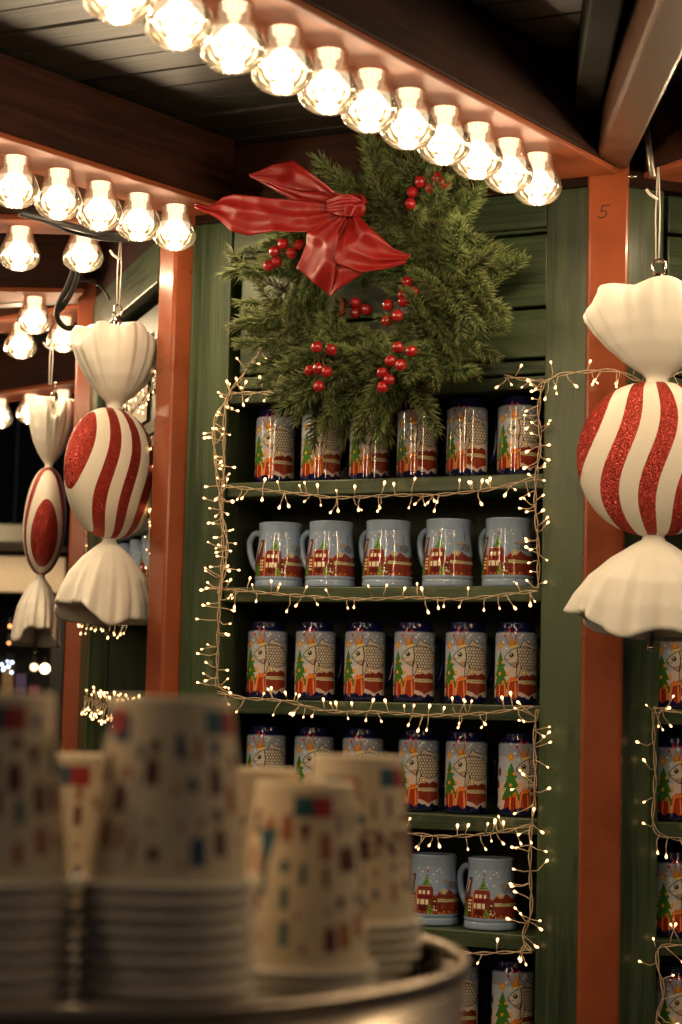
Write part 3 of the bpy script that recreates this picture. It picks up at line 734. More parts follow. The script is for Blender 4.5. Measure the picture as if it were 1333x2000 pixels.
# the side wall's shelves
for k in range(5):
    s = 0.16 + k * 0.105; P = WL.w(s, -0.05, 1.7006)
    mug('vill', P, math.radians(-50), 'pale blue village mug on the side shelf, %s from the left post' % ORD[k])
for k in range(3):
    s = 0.20 + k * 0.14; P = WL.w(s, -0.05, 1.3366)
    mug('fish', P, math.radians(-50), 'dark fish mug on the lower side shelf, %s from the left post' % ORD[k])

# ================================================================== HANGING CANDIES
def candy_meshes():
    nu, nv = 96, 64; V = []; Fc = []
    for i in range(nv + 1):
        ph = math.pi * i / nv; z = BALL_R * math.cos(ph); rr = max(0.10, math.sin(ph)) if i in (0, nv) else math.sin(ph)
        for k in range(nu):
            a = 2 * math.pi * k / nu; cx, sy = math.cos(a), math.sin(a)
            ry = 0.046 * abs(sy) ** 0.92 * (1 if sy > 0 else -1)
            rs = math.sin(ph) ** 0.92 if 0 < i < nv else 0.02
            V.append((BALL_R * cx * rs, ry * rs, z))
    for i in range(nv):
        for k in range(nu): Fc.append((i * nu + k, (i + 1) * nu + k, (i + 1) * nu + (k + 1) % nu, i * nu + (k + 1) % nu))
    Fc.append(tuple(range(nu))); Fc.append(tuple(nv * nu + k for k in reversed(range(nu))))
    ball = mesh_of('candy_ball', V, Fc, True); ball.materials.append(M_CANDY)
    def fan(sign, L, prof, rim_amp, pleat, seed, capk):
        r_ = random.Random(seed); n = 216; V = []; Fc = []; ph1, ph2, ph3 = [r_.uniform(0, 6) for _ in range(3)]
        rows_ = 30; ts = [i / rows_ for i in range(rows_ + 1)]
        z0 = BALL_R - 0.004
        def pt(t, a, inner=1.0, zoff=0.0):
            X = float(np.interp(t, [p[0] for p in prof], [p[1] for p in prof]))
            g_ = t ** 1.3
            # rounded gathers: deep valleys between broad folds
            w1 = math.sin(5 * a + ph1 + 0.9 * math.sin(2 * a + ph3)); w2 = math.sin(9 * a + ph2 + 0.9 * t)
            m = 1 + pleat * g_ * (0.5 * w1 + 0.45 * w2 + 0.42 * math.sin(17 * a + ph3 + 1.6 * t) + 0.16 * math.sin(31 * a + ph1))
            z = z0 + L * t - 0.034 * t ** 1.6 * math.cos(a) ** 2 + rim_amp * (t ** 4) * (0.7 * math.sin(6 * a + ph1 + 0.5) + 0.45 * math.sin(4 * a + ph2))
            return (X * inner * m * math.cos(a), X * inner * 0.44 * m * (1 + 0.25 * (1 - t)) * math.sin(a), sign * (z + zoff))
        rings = [[pt(t, 2 * math.pi * k / n) for k in range(n)] for t in ts]
        for inner, zo in ((0.975, 0.0030), (0.93, 0.0042), (0.80, 0.0045), (0.5, 0.005), (0.05, 0.005)):
            rings.append([pt(1.0, 2 * math.pi * k / n, inner, zo * capk) for k in range(n)])
        for rg in rings: V += rg
        for i in range(len(rings) - 1):
            for k in range(n):
                f = (i * n + k, i * n + (k + 1) % n, (i + 1) * n + (k + 1) % n, (i + 1) * n + k); Fc.append(f if sign > 0 else f[::-1])
        f = tuple((len(rings) - 1) * n + k for k in range(n)); Fc.append(f if sign > 0 else f[::-1])
        me = mesh_of('wrapper', V, Fc, True); me.materials.append(M_WRAP); return me
    top = fan(1, 0.150, [(0, 0.0165), (0.06, 0.0160), (0.10, 0.0225), (0.22, 0.048), (0.40, 0.074), (0.60, 0.094), (0.80, 0.107), (0.92, 0.110), (1, 0.106)], 0.012, 0.075, 5, 1.0)
    bot = fan(-1, 0.150, [(0, 0.0165), (0.06, 0.0160), (0.12, 0.031), (0.28, 0.063), (0.50, 0.092), (0.75, 0.110), (1, 0.120)], 0.009, 0.085, 14, 1.2)
    V = []; Fc = []; zt = BALL_R + 0.150
    v, f = lathe([(0.0095, zt - 0.02), (0.0095, zt + 0.006), (0.0075, zt + 0.008), (0.0075, zt + 0.013)], 20); V += v; Fc += f
    cap = mesh_of('cap', V, Fc, True); cap.materials.append(M_CHROME)
    V = []; Fc = []; tube(V, Fc, [(0.0105 * math.cos(a), 0, zt + 0.024 + 0.0115 * math.sin(a)) for a in np.linspace(0, 2 * math.pi, 29)], 0.0026, 8, cap=False)
    ring = mesh_of('ring', V, Fc, True); ring.materials.append(M_CHROME)
    v, f = lathe([(0.004, -zt + 0.01), (0.004, -zt - 0.012), (0.0062, -zt - 0.0125), (0.0062, -zt - 0.018), (0.003, -zt - 0.020)], 14)
    nub = mesh_of('screw_end', v, f, True); nub.materials.append(M_CHROME)
    return ball, top, bot, cap, ring, nub
CM = candy_meshes()
def candy(px, py, Y, yaw, ztop, label, top_dx=0.0, tilt=0.0, scale=1.0):
    P = at(px, py, Y)
    M = T(*P) @ Matrix.Rotation(tilt, 4, 'Y') @ Matrix.Rotation(yaw, 4, 'Z') @ Matrix.Scale(scale, 4)
    root = empty('hanging_candy', M, label, 'candy decoration', 'oversized striped candies')
    obj('candy_ball', CM[0], None, root); obj('wrapper', CM[1], None, root); obj('wrapper', CM[2], None, root)
    c = obj('cap', CM[3], None, root); obj('ring', CM[4], None, c); obj('screw_end', CM[5], None, root)
    zt = (BALL_R + 0.150 + 0.035) * scale; V = []; Fc = []
    a0 = P + np.array([0, 0, zt]); a1 = np.array([P[0] + top_dx, P[1], ztop])
    Mi = M.inverted()
    for dx in (-0.002, 0.0022):
        mid = (a0 + a1) / 2 + np.array([dx * 1.6, 0, 0])
        tube(V, Fc, [Mi @ Vector(a0 + np.array([dx, 0, -0.004])), Mi @ Vector(mid), Mi @ Vector(a1 + np.array([dx * 0.3, 0, 0]))], 0.0012, 6)
    kn = a0 * 0.35 + a1 * 0.65
    tube(V, Fc, [Mi @ Vector(kn), Mi @ Vector(kn + np.array([-0.012, 0, 0.008])), Mi @ Vector(kn + np.array([-0.018, 0, 0.016]))], 0.0024, 6)
    obj('string', mesh_of('string', V, Fc, True), M_STRING, root)
    return root
candy(1280, 896, 3.04, math.radians(-4), 2.33, 'large striped red glitter candy hanging in front of the right-hand post', tilt=0.01)
candy(219, 925, 3.60, math.radians(57), 2.335, 'striped red glitter candy turned half aside, hanging beside the left orange post')
candy(88, 1018, 4.40, math.radians(279), 2.30, 'striped candy seen edge-on, farthest left of the three', tilt=0.035)

# ================================================================== WREATH
wc = WF.px(745, 570, 0.055); WC = WF.w(*wc)
MW = WF.M.copy(); MW.translation = Vector(WC)            # local: X left along wall, Y outward, Z up
wreath = empty('christmas_wreath', MW, 'big green fir wreath with red bow and berries hung on the kiosk wall', 'wreath')
def sprig_mesh(seed, L=0.108, n=200):
    r = random.Random(seed); V = []; Fc = []; cols = []
    bend = r.uniform(-0.25, 0.25); bend2 = r.uniform(-0.35, 0.05)
    def stem(t): return Vector((L * t, bend * L * t * t, bend2 * L * t * t))
    tube(V, Fc, [stem(t) for t in (0, 0.3, 0.6, 1.0)], 0.0013, 4, [1, 0.9, 0.7, 0.4]); cols += [(0.10, 0.055, 0.025)] * len(V)
    for k in range(n):
        t = 0.02 + 0.98 * (k / n) ** 0.9; p = stem(t); a = r.uniform(0, 2 * math.pi)
        op = math.radians(r.uniform(36, 64)) * (1 - 0.45 * max(0, t - 0.8) / 0.2); ln = r.uniform(0.017, 0.027) * (1 - 0.25 * max(0, t - 0.75) / 0.25)
        d = Vector((math.cos(op), math.sin(op) * math.cos(a), math.sin(op) * math.sin(a)))
        sidev = d.cross(Vector((r.uniform(-1, 1), r.uniform(-1, 1), r.uniform(-1, 1)))).normalized(); nv = d.cross(sidev)
        tip = p + d * ln + Vector((0.12 * ln, 0, -0.10 * ln)); mid = p + d * ln * 0.55
        w = 0.00072; b0 = len(V)
        for q_, ww in ((p, w * 0.8), (mid, w)):
            for j in range(3): an = 2 * math.pi * j / 3; V.append(q_ + sidev * (math.cos(an) * ww) + nv * (math.sin(an) * ww))
        V.append(tip)
        for j in range(3):
            Fc.append((b0 + j, b0 + (j + 1) % 3, b0 + 3 + (j + 1) % 3, b0 + 3 + j)); Fc.append((b0 + 3 + j, b0 + 3 + (j + 1) % 3, b0 + 6))
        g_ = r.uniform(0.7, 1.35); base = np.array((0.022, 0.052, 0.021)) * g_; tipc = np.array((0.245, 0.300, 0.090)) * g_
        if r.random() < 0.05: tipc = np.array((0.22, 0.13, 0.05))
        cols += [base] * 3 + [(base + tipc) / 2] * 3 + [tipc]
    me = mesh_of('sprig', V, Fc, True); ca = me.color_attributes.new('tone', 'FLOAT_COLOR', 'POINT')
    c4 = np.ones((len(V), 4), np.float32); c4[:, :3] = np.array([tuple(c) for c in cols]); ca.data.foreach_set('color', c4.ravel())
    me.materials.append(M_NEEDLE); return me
SPR = [sprig_mesh(i) for i in range(8)]
V = []; Fc = []
tube(V, Fc, [(0.135 * math.cos(a), 0, 0.135 * math.sin(a)) for a in np.linspace(0, 2 * math.pi, 41)], 0.009, 8, cap=False)
obj('ring_core', mesh_of('ring_core', V, Fc, True), M_TWIG, wreath)
wr = random.Random(5); NS = 296
for i in range(NS):
    ph = 2 * math.pi * i / NS + wr.uniform(-0.05, 0.05)
    layer = wr.random(); er = np.array([math.cos(ph), 0, math.sin(ph)]); et = np.array([-math.sin(ph), 0, math.cos(ph)])
    inward = layer < 0.47
    rad = 0.135 + wr.uniform(-0.03, 0.03); base = er * rad + np.array([0, wr.uniform(-0.015, 0.045), 0])
    be = wr.uniform(-1.15, 1.15)
    if inward: d = -er * math.cos(be) * 0.6 + et * math.sin(be); sc_ = wr.uniform(0.62, 0.92)
    else: d = er * math.cos(be) + et * math.sin(be); sc_ = wr.uniform(0.82, 1.20) * (1.0 + 0.04 * math.sin(3 * ph + 0.6) + 0.02 * math.sin(7 * ph)) * (0.80 if 0.5 < ph < 1.35 else 0.92 if ph < 0.5 or ph > 5.6 else 1.04)
    d = d + np.array([0, wr.uniform(0.05, 0.95), 0]) + np.array([0, 0, -0.22])
    d = Vector(d).normalized()
    up = Vector((0, 1, 0)); z = (up - d * up.dot(d)).normalized(); y = z.cross(d)
    R = Matrix(((d.x, y.x, z.x, base[0]), (d.y, y.y, z.y, base[1]), (d.z, y.z, z.z, base[2]), (0, 0, 0, 1)))
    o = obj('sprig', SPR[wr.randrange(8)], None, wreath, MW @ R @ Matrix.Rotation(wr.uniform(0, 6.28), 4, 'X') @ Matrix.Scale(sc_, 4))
# berries
V, Fc = lathe([(0.0012, 0.0098), (0.0040, 0.0092), (0.0070, 0.0070), (0.0088, 0.0035), (0.0092, 0.0), (0.0085, -0.0042), (0.0065, -0.0072), (0.0035, -0.0090), (0.0010, -0.0096)], 18)
BERRY = mesh_of('berry', V, Fc, True); BERRY.materials.append(M_BERRY)
def Z3(pts): return [(380 + x / 1.96, 250 + y / 1.96) for x, y in pts]
clusters = [(Z3([(865, 205), (928, 190), (957, 208), (905, 232), (835, 245), (827, 290)]), (880, 250), 0.085),
            (Z3([(340, 443), (403, 447), (308, 472), (373, 480), (315, 513), (285, 527)]), (345, 480), 0.10),
            (Z3([(562, 670), (618, 670), (560, 700), (618, 708), (660, 695)]), (610, 690), 0.035),
            (Z3([(815, 590), (843, 627), (800, 640), (803, 665), (742, 678), (778, 718), (737, 737)]), (800, 660), 0.085),
            (Z3([(469, 839), (524, 850), (444, 930), (475, 922), (508, 934), (478, 990)]), (488, 880), 0.115),
            (Z3([(780, 841), (831, 855), (751, 892), (790, 908), (721, 940), (746, 965), (721, 992)]), (785, 890), 0.125)]
for pts, hub, dep in clusters:
    hub = (380 + hub[0] / 1.96, 250 + hub[1] / 1.96); hb = np.array(WF.px(*hub, dep + 0.0)) - np.array(wc)
    V = []; Fc = []; places = []
    for (x, y) in pts:
        b = np.array(WF.px(x, y, dep + 0.055 + wr.uniform(-0.006, 0.010))) - np.array(wc); places.append(b)
        m_ = (hb + b) / 2 + np.array([0, 0.004, 0.004]); tube(V, Fc, [hb, m_, b], 0.0011, 5)
    tube(V, Fc, [hb, hb + np.array([0.004, -0.05, 0.02])], 0.0016, 5)
    pk = obj('berry_pick', mesh_of('berry_pick', V, Fc, True), M_TWIG, wreath)
    for b in places: obj('berry', BERRY, None, pk, MW @ T(*b) @ Matrix.Rotation(wr.uniform(0, 6), 4, 'X'))
# bow: ribbon patches between two edge lines given on the wall's front planes
def resample(pts, n):
    P = [Vector(p) for p in pts]; L = [0]
    for a, b in zip(P[:-1], P[1:]): L.append(L[-1] + (b - a).length)
    out = []
    for i in range(n):
        d = L[-1] * i / (n - 1); k = max(j for j in range(len(L)) if L[j] <= d + 1e-9); k = min(k, len(P) - 2)
        t = (d - L[k]) / max(1e-9, L[k + 1] - L[k]); out.append(P[k].lerp(P[k + 1], min(1, t)))
    return out
def ribbon(name, parent, e1, e2, folds, seed, nu=40, nv=16, amp=0.010):
    """e1, e2: edge lists of (px, py, outward)"""
    A = resample([np.array(WF.px(x, y, o)) - np.array(wc) for x, y, o in e1], nu); B = resample([np.array(WF.px(x, y, o)) - np.array(wc) for x, y, o in e2], nu)
    r = random.Random(seed); off = Vector((r.uniform(0, 50), r.uniform(0, 50), r.uniform(0, 50))); V = []; Fc = []
    for i in range(nu):
        for j in range(nv):
            t = j / (nv - 1); p = A[i].lerp(B[i], t); u = i / (nu - 1)
            f_ = 0.0
            for k, a_ in folds: f_ += 0.4 * a_ * (1 - abs(((t * k + u * 0.9 + seed * 0.37) % 1) * 2 - 1)) ** 1.4
            f_ += amp * (1.9 * noise.voronoi(p * 17 + off)[0][0] + 1.3 * abs(noise.noise(p * 11 - off)))
            V.append(p + Vector((0, f_, 0)))
    for i in range(nu - 1):
        for j in range(nv - 1): Fc.append((i * nv + j, i * nv + j + 1, (i + 1) * nv + j + 1, (i + 1) * nv + j))
    me = mesh_of(name, V, Fc, True); o = obj(name, me, M_RIBBON, parent)
    sm = o.modifiers.new('thickness', 'SOLIDIFY'); sm.thickness = 0.0008
    return o
kn = np.array(WF.px(693, 404, 0.175)) - np.array(wc)
V, Fc = lathe([(0.002, 0.021), (0.012, 0.019), (0.018, 0.010), (0.0175, -0.004), (0.015, -0.014), (0.006, -0.019), (0.002, -0.020)], 26, lambda r, z, a, i: (r * (1 + 0.22 * math.sin(3 * a + z * 160) + 0.12 * math.sin(7 * a)), z))
bow = obj('bow', mesh_of('bow_knot', [(x + kn[0], y * 0.8 + kn[1], z + kn[2]) for x, y, z in V], Fc, True), M_RIBBON, wreath)
bow['label'] = 'crumpled red satin bow'
ribbon('loop', bow, [(650, 394, 0.186), (672, 386, 0.200), (695, 386, 0.206), (716, 396, 0.192)], [(652, 421, 0.188), (672, 424, 0.204), (693, 423, 0.208), (713, 414, 0.192)], [(3, 0.010)], 8, nu=24, nv=16, amp=0.012)
ribbon('loop', bow, [(682, 384, 0.190), (680, 402, 0.212), (684, 428, 0.194)], [(712, 386, 0.190), (714, 404, 0.210), (706, 428, 0.194)], [(2, 0.008)], 9, nu=20, nv=16, amp=0.010)
ribbon('loop', bow, [(700, 398, 0.172), (664, 378, 0.165), (620, 345, 0.150), (577, 315, 0.140), (545, 322, 0.150), (497, 345, 0.165)], [(690, 410, 0.168), (625, 384, 0.150), (585, 378, 0.140), (550, 372, 0.140), (525, 362, 0.150), (496, 348, 0.166)], [(2, 0.006)], 1)
ribbon('loop', bow, [(690, 402, 0.178), (640, 378, 0.182), (600, 376, 0.184), (555, 368, 0.182), (497, 344, 0.168)], [(688, 412, 0.176), (640, 410, 0.182), (597, 404, 0.184), (560, 384, 0.182), (498, 349, 0.168)], [(2, 0.010)], 2, nv=12)
ribbon('tail', bow, [(690, 402, 0.180), (596, 397, 0.196), (549, 394, 0.200), (470, 386, 0.208), (447, 390, 0.212), (418, 407, 0.222), (396, 402, 0.230)], [(680, 416, 0.178), (613, 458, 0.192), (539, 459, 0.200), (491, 463, 0.206), (461, 455, 0.212), (431, 428, 0.222), (394, 411, 0.230)], [(2, 0.012)], 3, nu=56, nv=20, amp=0.013)
ribbon('tail', bow, [(690, 410, 0.178), (650, 436, 0.186), (613, 459, 0.188), (600, 498, 0.186), (592, 528, 0.182)], [(694, 414, 0.180), (672, 455, 0.196), (671, 500, 0.202), (664, 545, 0.196), (653, 583, 0.186)], [(2, 0.014)], 4, nu=44, nv=20, amp=0.012)
ribbon('tail', bow, [(698, 412, 0.182), (704, 421, 0.186), (745, 458, 0.184), (778, 490, 0.176), (815, 505, 0.164)], [(690, 416, 0.182), (674, 470, 0.200), (668, 520, 0.204), (717, 536, 0.190), (802, 524, 0.166)], [(2, 0.016)], 5, nu=48, nv=22, amp=0.012)
ribbon('tail', bow, [(688, 412, 0.178), (668, 470, 0.194), (668, 520, 0.196), (655, 582, 0.184)], [(696, 414, 0.178), (690, 470, 0.190), (700, 520, 0.190), (718, 536, 0.186)], [(1, 0.012)], 6, nu=30, nv=14)

# ================================================================== FAIRY LIGHTS
V, Fc = lathe([(0.0009, 0.0), (0.0011, 0.0016), (0.0018, 0.0045), (0.0026, 0.0075), (0.0026, 0.0092), (0.0017, 0.0108), (0.0004, 0.0115)], 8)
FB = mesh_of('bulb', V, Fc, True); FB.materials.append(M_FAIRY)
def orient(P, d):
    d = Vector(d).normalized(); q = d.to_track_quat('Z', 'Y'); return Matrix.Translation(Vector(P)) @ q.to_matrix().to_4x4()
fl = random.Random(3)
def fairy(Fm, pxs, label, spacing=0.017, stalk=(0.007, 0.023), o=0.010, spread=0.75, strands=2, double=0.3):
    """a string whose main wire runs through pixels laid on the plane just in front of the wall"""
    pts = [Fm.px(x, y, o + fl.uniform(-0.004, 0.006)) for x, y in pxs]
    path = smooth_path(pts, 14)
    root = empty('fairy_light_string', Fm.M, label, 'fairy lights', 'fairy light strings on the kiosk')
    V = []; Fc = []; L = [0.0]
    for a, b in zip(path[:-1], path[1:]): L.append(L[-1] + (b - a).length)
    nrm = Vector((0, 1, 0))
    for st in range(strands):
        hp = []
        for i, p in enumerate(path):
            t = (path[min(i + 1, len(path) - 1)] - path[max(0, i - 1)]).normalized(); sd = t.cross(nrm).normalized()
            a = L[i] / 0.012 + st * 2 * math.pi / strands; rr = 0.0014 + 0.0010 * abs(math.sin(L[i] * 47 + st))
            hp.append(p + sd * (math.cos(a) * rr) + nrm * (math.sin(a) * rr))
        tube(V, Fc, hp, 0.00100, 5)
    bl = []; d = fl.uniform(0, spacing)
    while d < L[-1]:
        k = max(j for j in range(len(L)) if L[j] <= d); k = min(k, len(path) - 2)
        p = path[k].lerp(path[k + 1], (d - L[k]) / max(1e-9, L[k + 1] - L[k])); t = (path[k + 1] - path[k]).normalized(); sd = t.cross(nrm).normalized()
        for rep in range(2 if fl.random() < double else 1):
            ln = fl.uniform(*stalk); sg = fl.choice((-1, 1))
            dr = (sd * sg + t * fl.uniform(-spread, spread) + nrm * fl.uniform(-0.05, 0.5)).normalized()
            cv = (t * fl.uniform(-0.5, 0.5) + Vector((0, 0, -0.25))) * ln
            q1 = p + dr * ln * 0.5 + cv * 0.35; q2 = p + dr * ln + cv * 0.1
            tube(V, Fc, [p, q1, q2], 0.0009, 4)
            bl.append((q2, (q2 - q1)))
        d += spacing * 1.02 * fl.uniform(0.15, 2.0)
    obj('wire', mesh_of('wire', V, Fc, True), M_WIRE, root)
    for q2, dv in bl: obj('bulb', FB, None, root, Fm.M @ orient(q2, dv) @ Matrix.Scale(fl.uniform(0.50, 0.92), 4))
    return root
fairy(WF, [(520, 672), (495, 705), (468, 742), (448, 768), (440, 800), (438, 880), (437, 950)], 'fairy lights down the left shelf edge, upper run beside the wreath', 0.016)
fairy(WF, [(452, 772), (420, 820), (421, 900), (428, 955), (436, 1050), (432, 1140), (427, 1160)], 'loose fairy light wire bowing out at the left shelf edge', 0.020)
fairy(WF, [(436, 940), (434, 1000), (444, 1060), (440, 1110), (432, 1150), (428, 1200), (426, 1270), (424, 1345)], 'dense fairy lights down the left shelf edge beside the third and fourth rows', 0.012, stalk=(0.012, 0.034), spread=0.4)
fairy(WF, [(448, 768), (490, 768), (535, 768)], 'short run of fairy lights going under the left of the wreath', 0.014)
fairy(WF, [(985, 735), (1030, 742), (1062, 745)], 'short run of fairy lights coming from under the right of the wreath', 0.014)
fairy(WF, [(440, 950), (520, 958), (600, 966), (660, 972), (780, 967), (860, 966), (960, 955), (1045, 934)], 'fairy lights along the edge of the top shelf')
fairy(WF, [(432, 1150), (560, 1162), (700, 1170), (800, 1167), (900, 1170), (1000, 1160), (1050, 1154)], 'fairy lights along the edge of the second shelf, under the pale blue mugs')
fairy(WF, [(425, 1352), (480, 1364), (560, 1370), (640, 1389), (740, 1391), (840, 1397), (950, 1393), (1043, 1380)], 'fairy lights along the edge of the third shelf')
fairy(WF, [(740, 1622), (800, 1628), (870, 1634), (960, 1628), (1042, 1610)], 'fairy lights along the edge of the fourth shelf')
fairy(WF, [(860, 1850), (920, 1862), (1000, 1860), (1040, 1858)], 'fairy lights along the edge of the fifth shelf', 0.020, stalk=(0.008, 0.018))
fairy(WF, [(1062, 745), (1052, 800), (1056, 860), (1048, 930), (1046, 990), (1052, 1070), (1052, 1150)], 'dense fairy lights down the right shelf edge, upper run', 0.010, stalk=(0.008, 0.022))
fairy(WF, [(1050, 1385), (1044, 1440), (1046, 1510), (1044, 1570), (1037, 1630), (1036, 1700), (1038, 1780), (1022, 1830), (1038, 1858)], 'fairy lights down the right shelf edge, lower run', 0.017, stalk=(0.012, 0.034))
fairy(WF, [(1062, 748), (1095, 732), (1140, 727), (1200, 724), (1240, 740), (1262, 748)], 'fairy lights crossing the right-hand orange post behind the big candy', 0.016, o=0.055, stalk=(0.012, 0.026))
fairy(WR, [(1268, 748), (1300, 738), (1340, 726), (1380, 740)], 'fairy lights right of the big candy neck at the photo edge', 0.018, o=0.02)
fairy(WR, [(1390, 1400), (1340, 1394), (1290, 1384), (1277, 1388), (1277, 1440), (1280, 1500), (1278, 1560), (1276, 1605), (1290, 1630), (1340, 1640), (1390, 1636)], 'fairy lights framing the right-hand shelf, upper loop', 0.024, stalk=(0.012, 0.034))
fairy(WR, [(1390, 1850), (1330, 1846), (1290, 1850), (1284, 1880), (1296, 1940), (1284, 1985), (1276, 2040)], 'fairy lights framing the right-hand shelf, lower loop at the photo edge', 0.018, stalk=(0.012, 0.034))
fairy(WL, [(308, 742), (285, 775), (255, 810), (235, 850)], 'fairy lights on the side shelf above the middle candy', 0.010, o=0.012)
fairy(WL, [(300, 850), (297, 950), (292, 1050), (288, 1150)], 'fairy lights between the middle candy and the left orange post', 0.018, o=0.012)
fairy(WL, [(195, 850), (172, 1010), (168, 1100), (160, 1200), (178, 1215), (250, 1222)], 'fairy lights seen left of and below the middle candy', 0.017, o=0.012)
fairy(WL, [(165, 1362), (190, 1372), (230, 1385), (280, 1395)], 'bright cluster of fairy lights between the two tall cup stacks', 0.007, o=0.02, stalk=(0.010, 0.03))

# ================================================================== CABLES, NOTICE, HANDWRITTEN NUMBER
def cable(pxs, Y, r, label):
    pts = [at(x, y, Y + dy) for x, y, dy in pxs]; V = []; Fc = []; tube(V, Fc, smooth_path(pts, 8), r, 8)
    o = obj('cable', mesh_of('cable', V, Fc, True), M_CABLE); tag(o, label, 'cable', 'loose black cables under the eaves'); return o
cable([(40, 416, -0.15), (110, 434, -0.1), (180, 452, 0), (240, 458, 0), (285, 452, 0.05), (330, 432, 0.1)], 3.45, 0.0060, 'thick black cable slung below the lamps left of the orange post')
cable([(60, 418, -0.1), (130, 448, 0), (210, 466, 0), (290, 464, 0), (330, 446, 0.1)], 3.47, 0.0050, 'second black cable slung just under the thick one')
cable([(186, 462, 0), (160, 472, 0), (149, 490, 0), (146, 520, 0.05), (132, 560, 0.1), (114, 596, 0.15), (113, 622, 0.2), (128, 640, 0.25), (150, 640, 0.3)], 3.62, 0.0055, 'black cable hanging down in a hook beside the rear lamps')
cable([(196, 464, 0), (172, 478, 0), (158, 508, 0), (150, 545, 0.06), (138, 575, 0.1), (122, 600, 0.15), (110, 612, 0.2)], 3.63, 0.0050, 'black cable hanging alongside the hooked one')
cable([(150, 548, 0.1), (175, 548, 0.15), (200, 562, 0.2), (215, 585, 0.2)], 3.75, 0.0026, 'thin black cable running to the side wall rail')
# notice sheet on the side wall
sh = box('notice_sheet', None, WL.M, M_SHEET, 0.255, 0.40, -0.0105, -0.009, 2.03, 2.20, 0)
tag(sh, 'pale paper notice fixed to the side wall above the middle candy', 'notice')
V = []; Fc = []
for k in range(9):
    a = 0.268 + 0.012 * (k % 3); z = 2.165 - 0.011 * (k // 3) ; b0 = len(V)
    V += [(a, -0.0088, z), (a + 0.009, -0.0088, z), (a + 0.009, -0.0088, z + 0.008), (a, -0.0088, z + 0.008)]; Fc.append((b0, b0 + 1, b0 + 2, b0 + 3))
obj('printed_mark', mesh_of('printed_mark', V, Fc), M_INK, sh)
# number five on the right-hand post
al5, out5 = fr(AZ - H8); F5 = Frame(PR, al5, out5)
five = [(1191.8, 400.3), (1184, 401.5), (1177.5, 402), (1175.8, 407), (1174.6, 412.8), (1179, 411.8), (1183, 412.8), (1185, 417.6), (1181.5, 422.7), (1174, 425.4), (1168, 423.8)]
pts = smooth_path([F5.px(x, y, 0.0262) for x, y in five], 5); V = []; Fc = []
for i, p in enumerate(pts):
    t = (pts[min(i + 1, len(pts) - 1)] - pts[max(0, i - 1)]).normalized(); sd = t.cross(Vector((0, 1, 0))) * 0.00095
    V += [p + sd, p - sd]
for i in range(len(pts) - 1): Fc.append((2 * i, 2 * i + 1, 2 * i + 3, 2 * i + 2))
obj('handwritten_number', mesh_of('handwritten_number', V, Fc), M_MARKER, kiosk, F5.M)
# rod that carries the big candy's string
a0 = at(1275, 345, 3.04); a1 = at(1262, 238, 3.06); V = []; Fc = []
tube(V, Fc, [a0, a1], 0.0050, 10)
obj('hanging_rod', mesh_of('hanging_rod', [Vector(v) - Vector(CENTER) for v in V], Fc, True), M_DULL, kiosk, T(*CENTER))
V = []; Fc = []; a0 = at(1226, 345, 3.12); a1 = at(1246, 344, 3.12)
tube(V, Fc, [a0, a1], 0.0028, 8); obj('bolt', mesh_of('bolt', [Vector(v) - Vector(CENTER) for v in V], Fc, True), M_CHROME, kiosk, T(*CENTER))

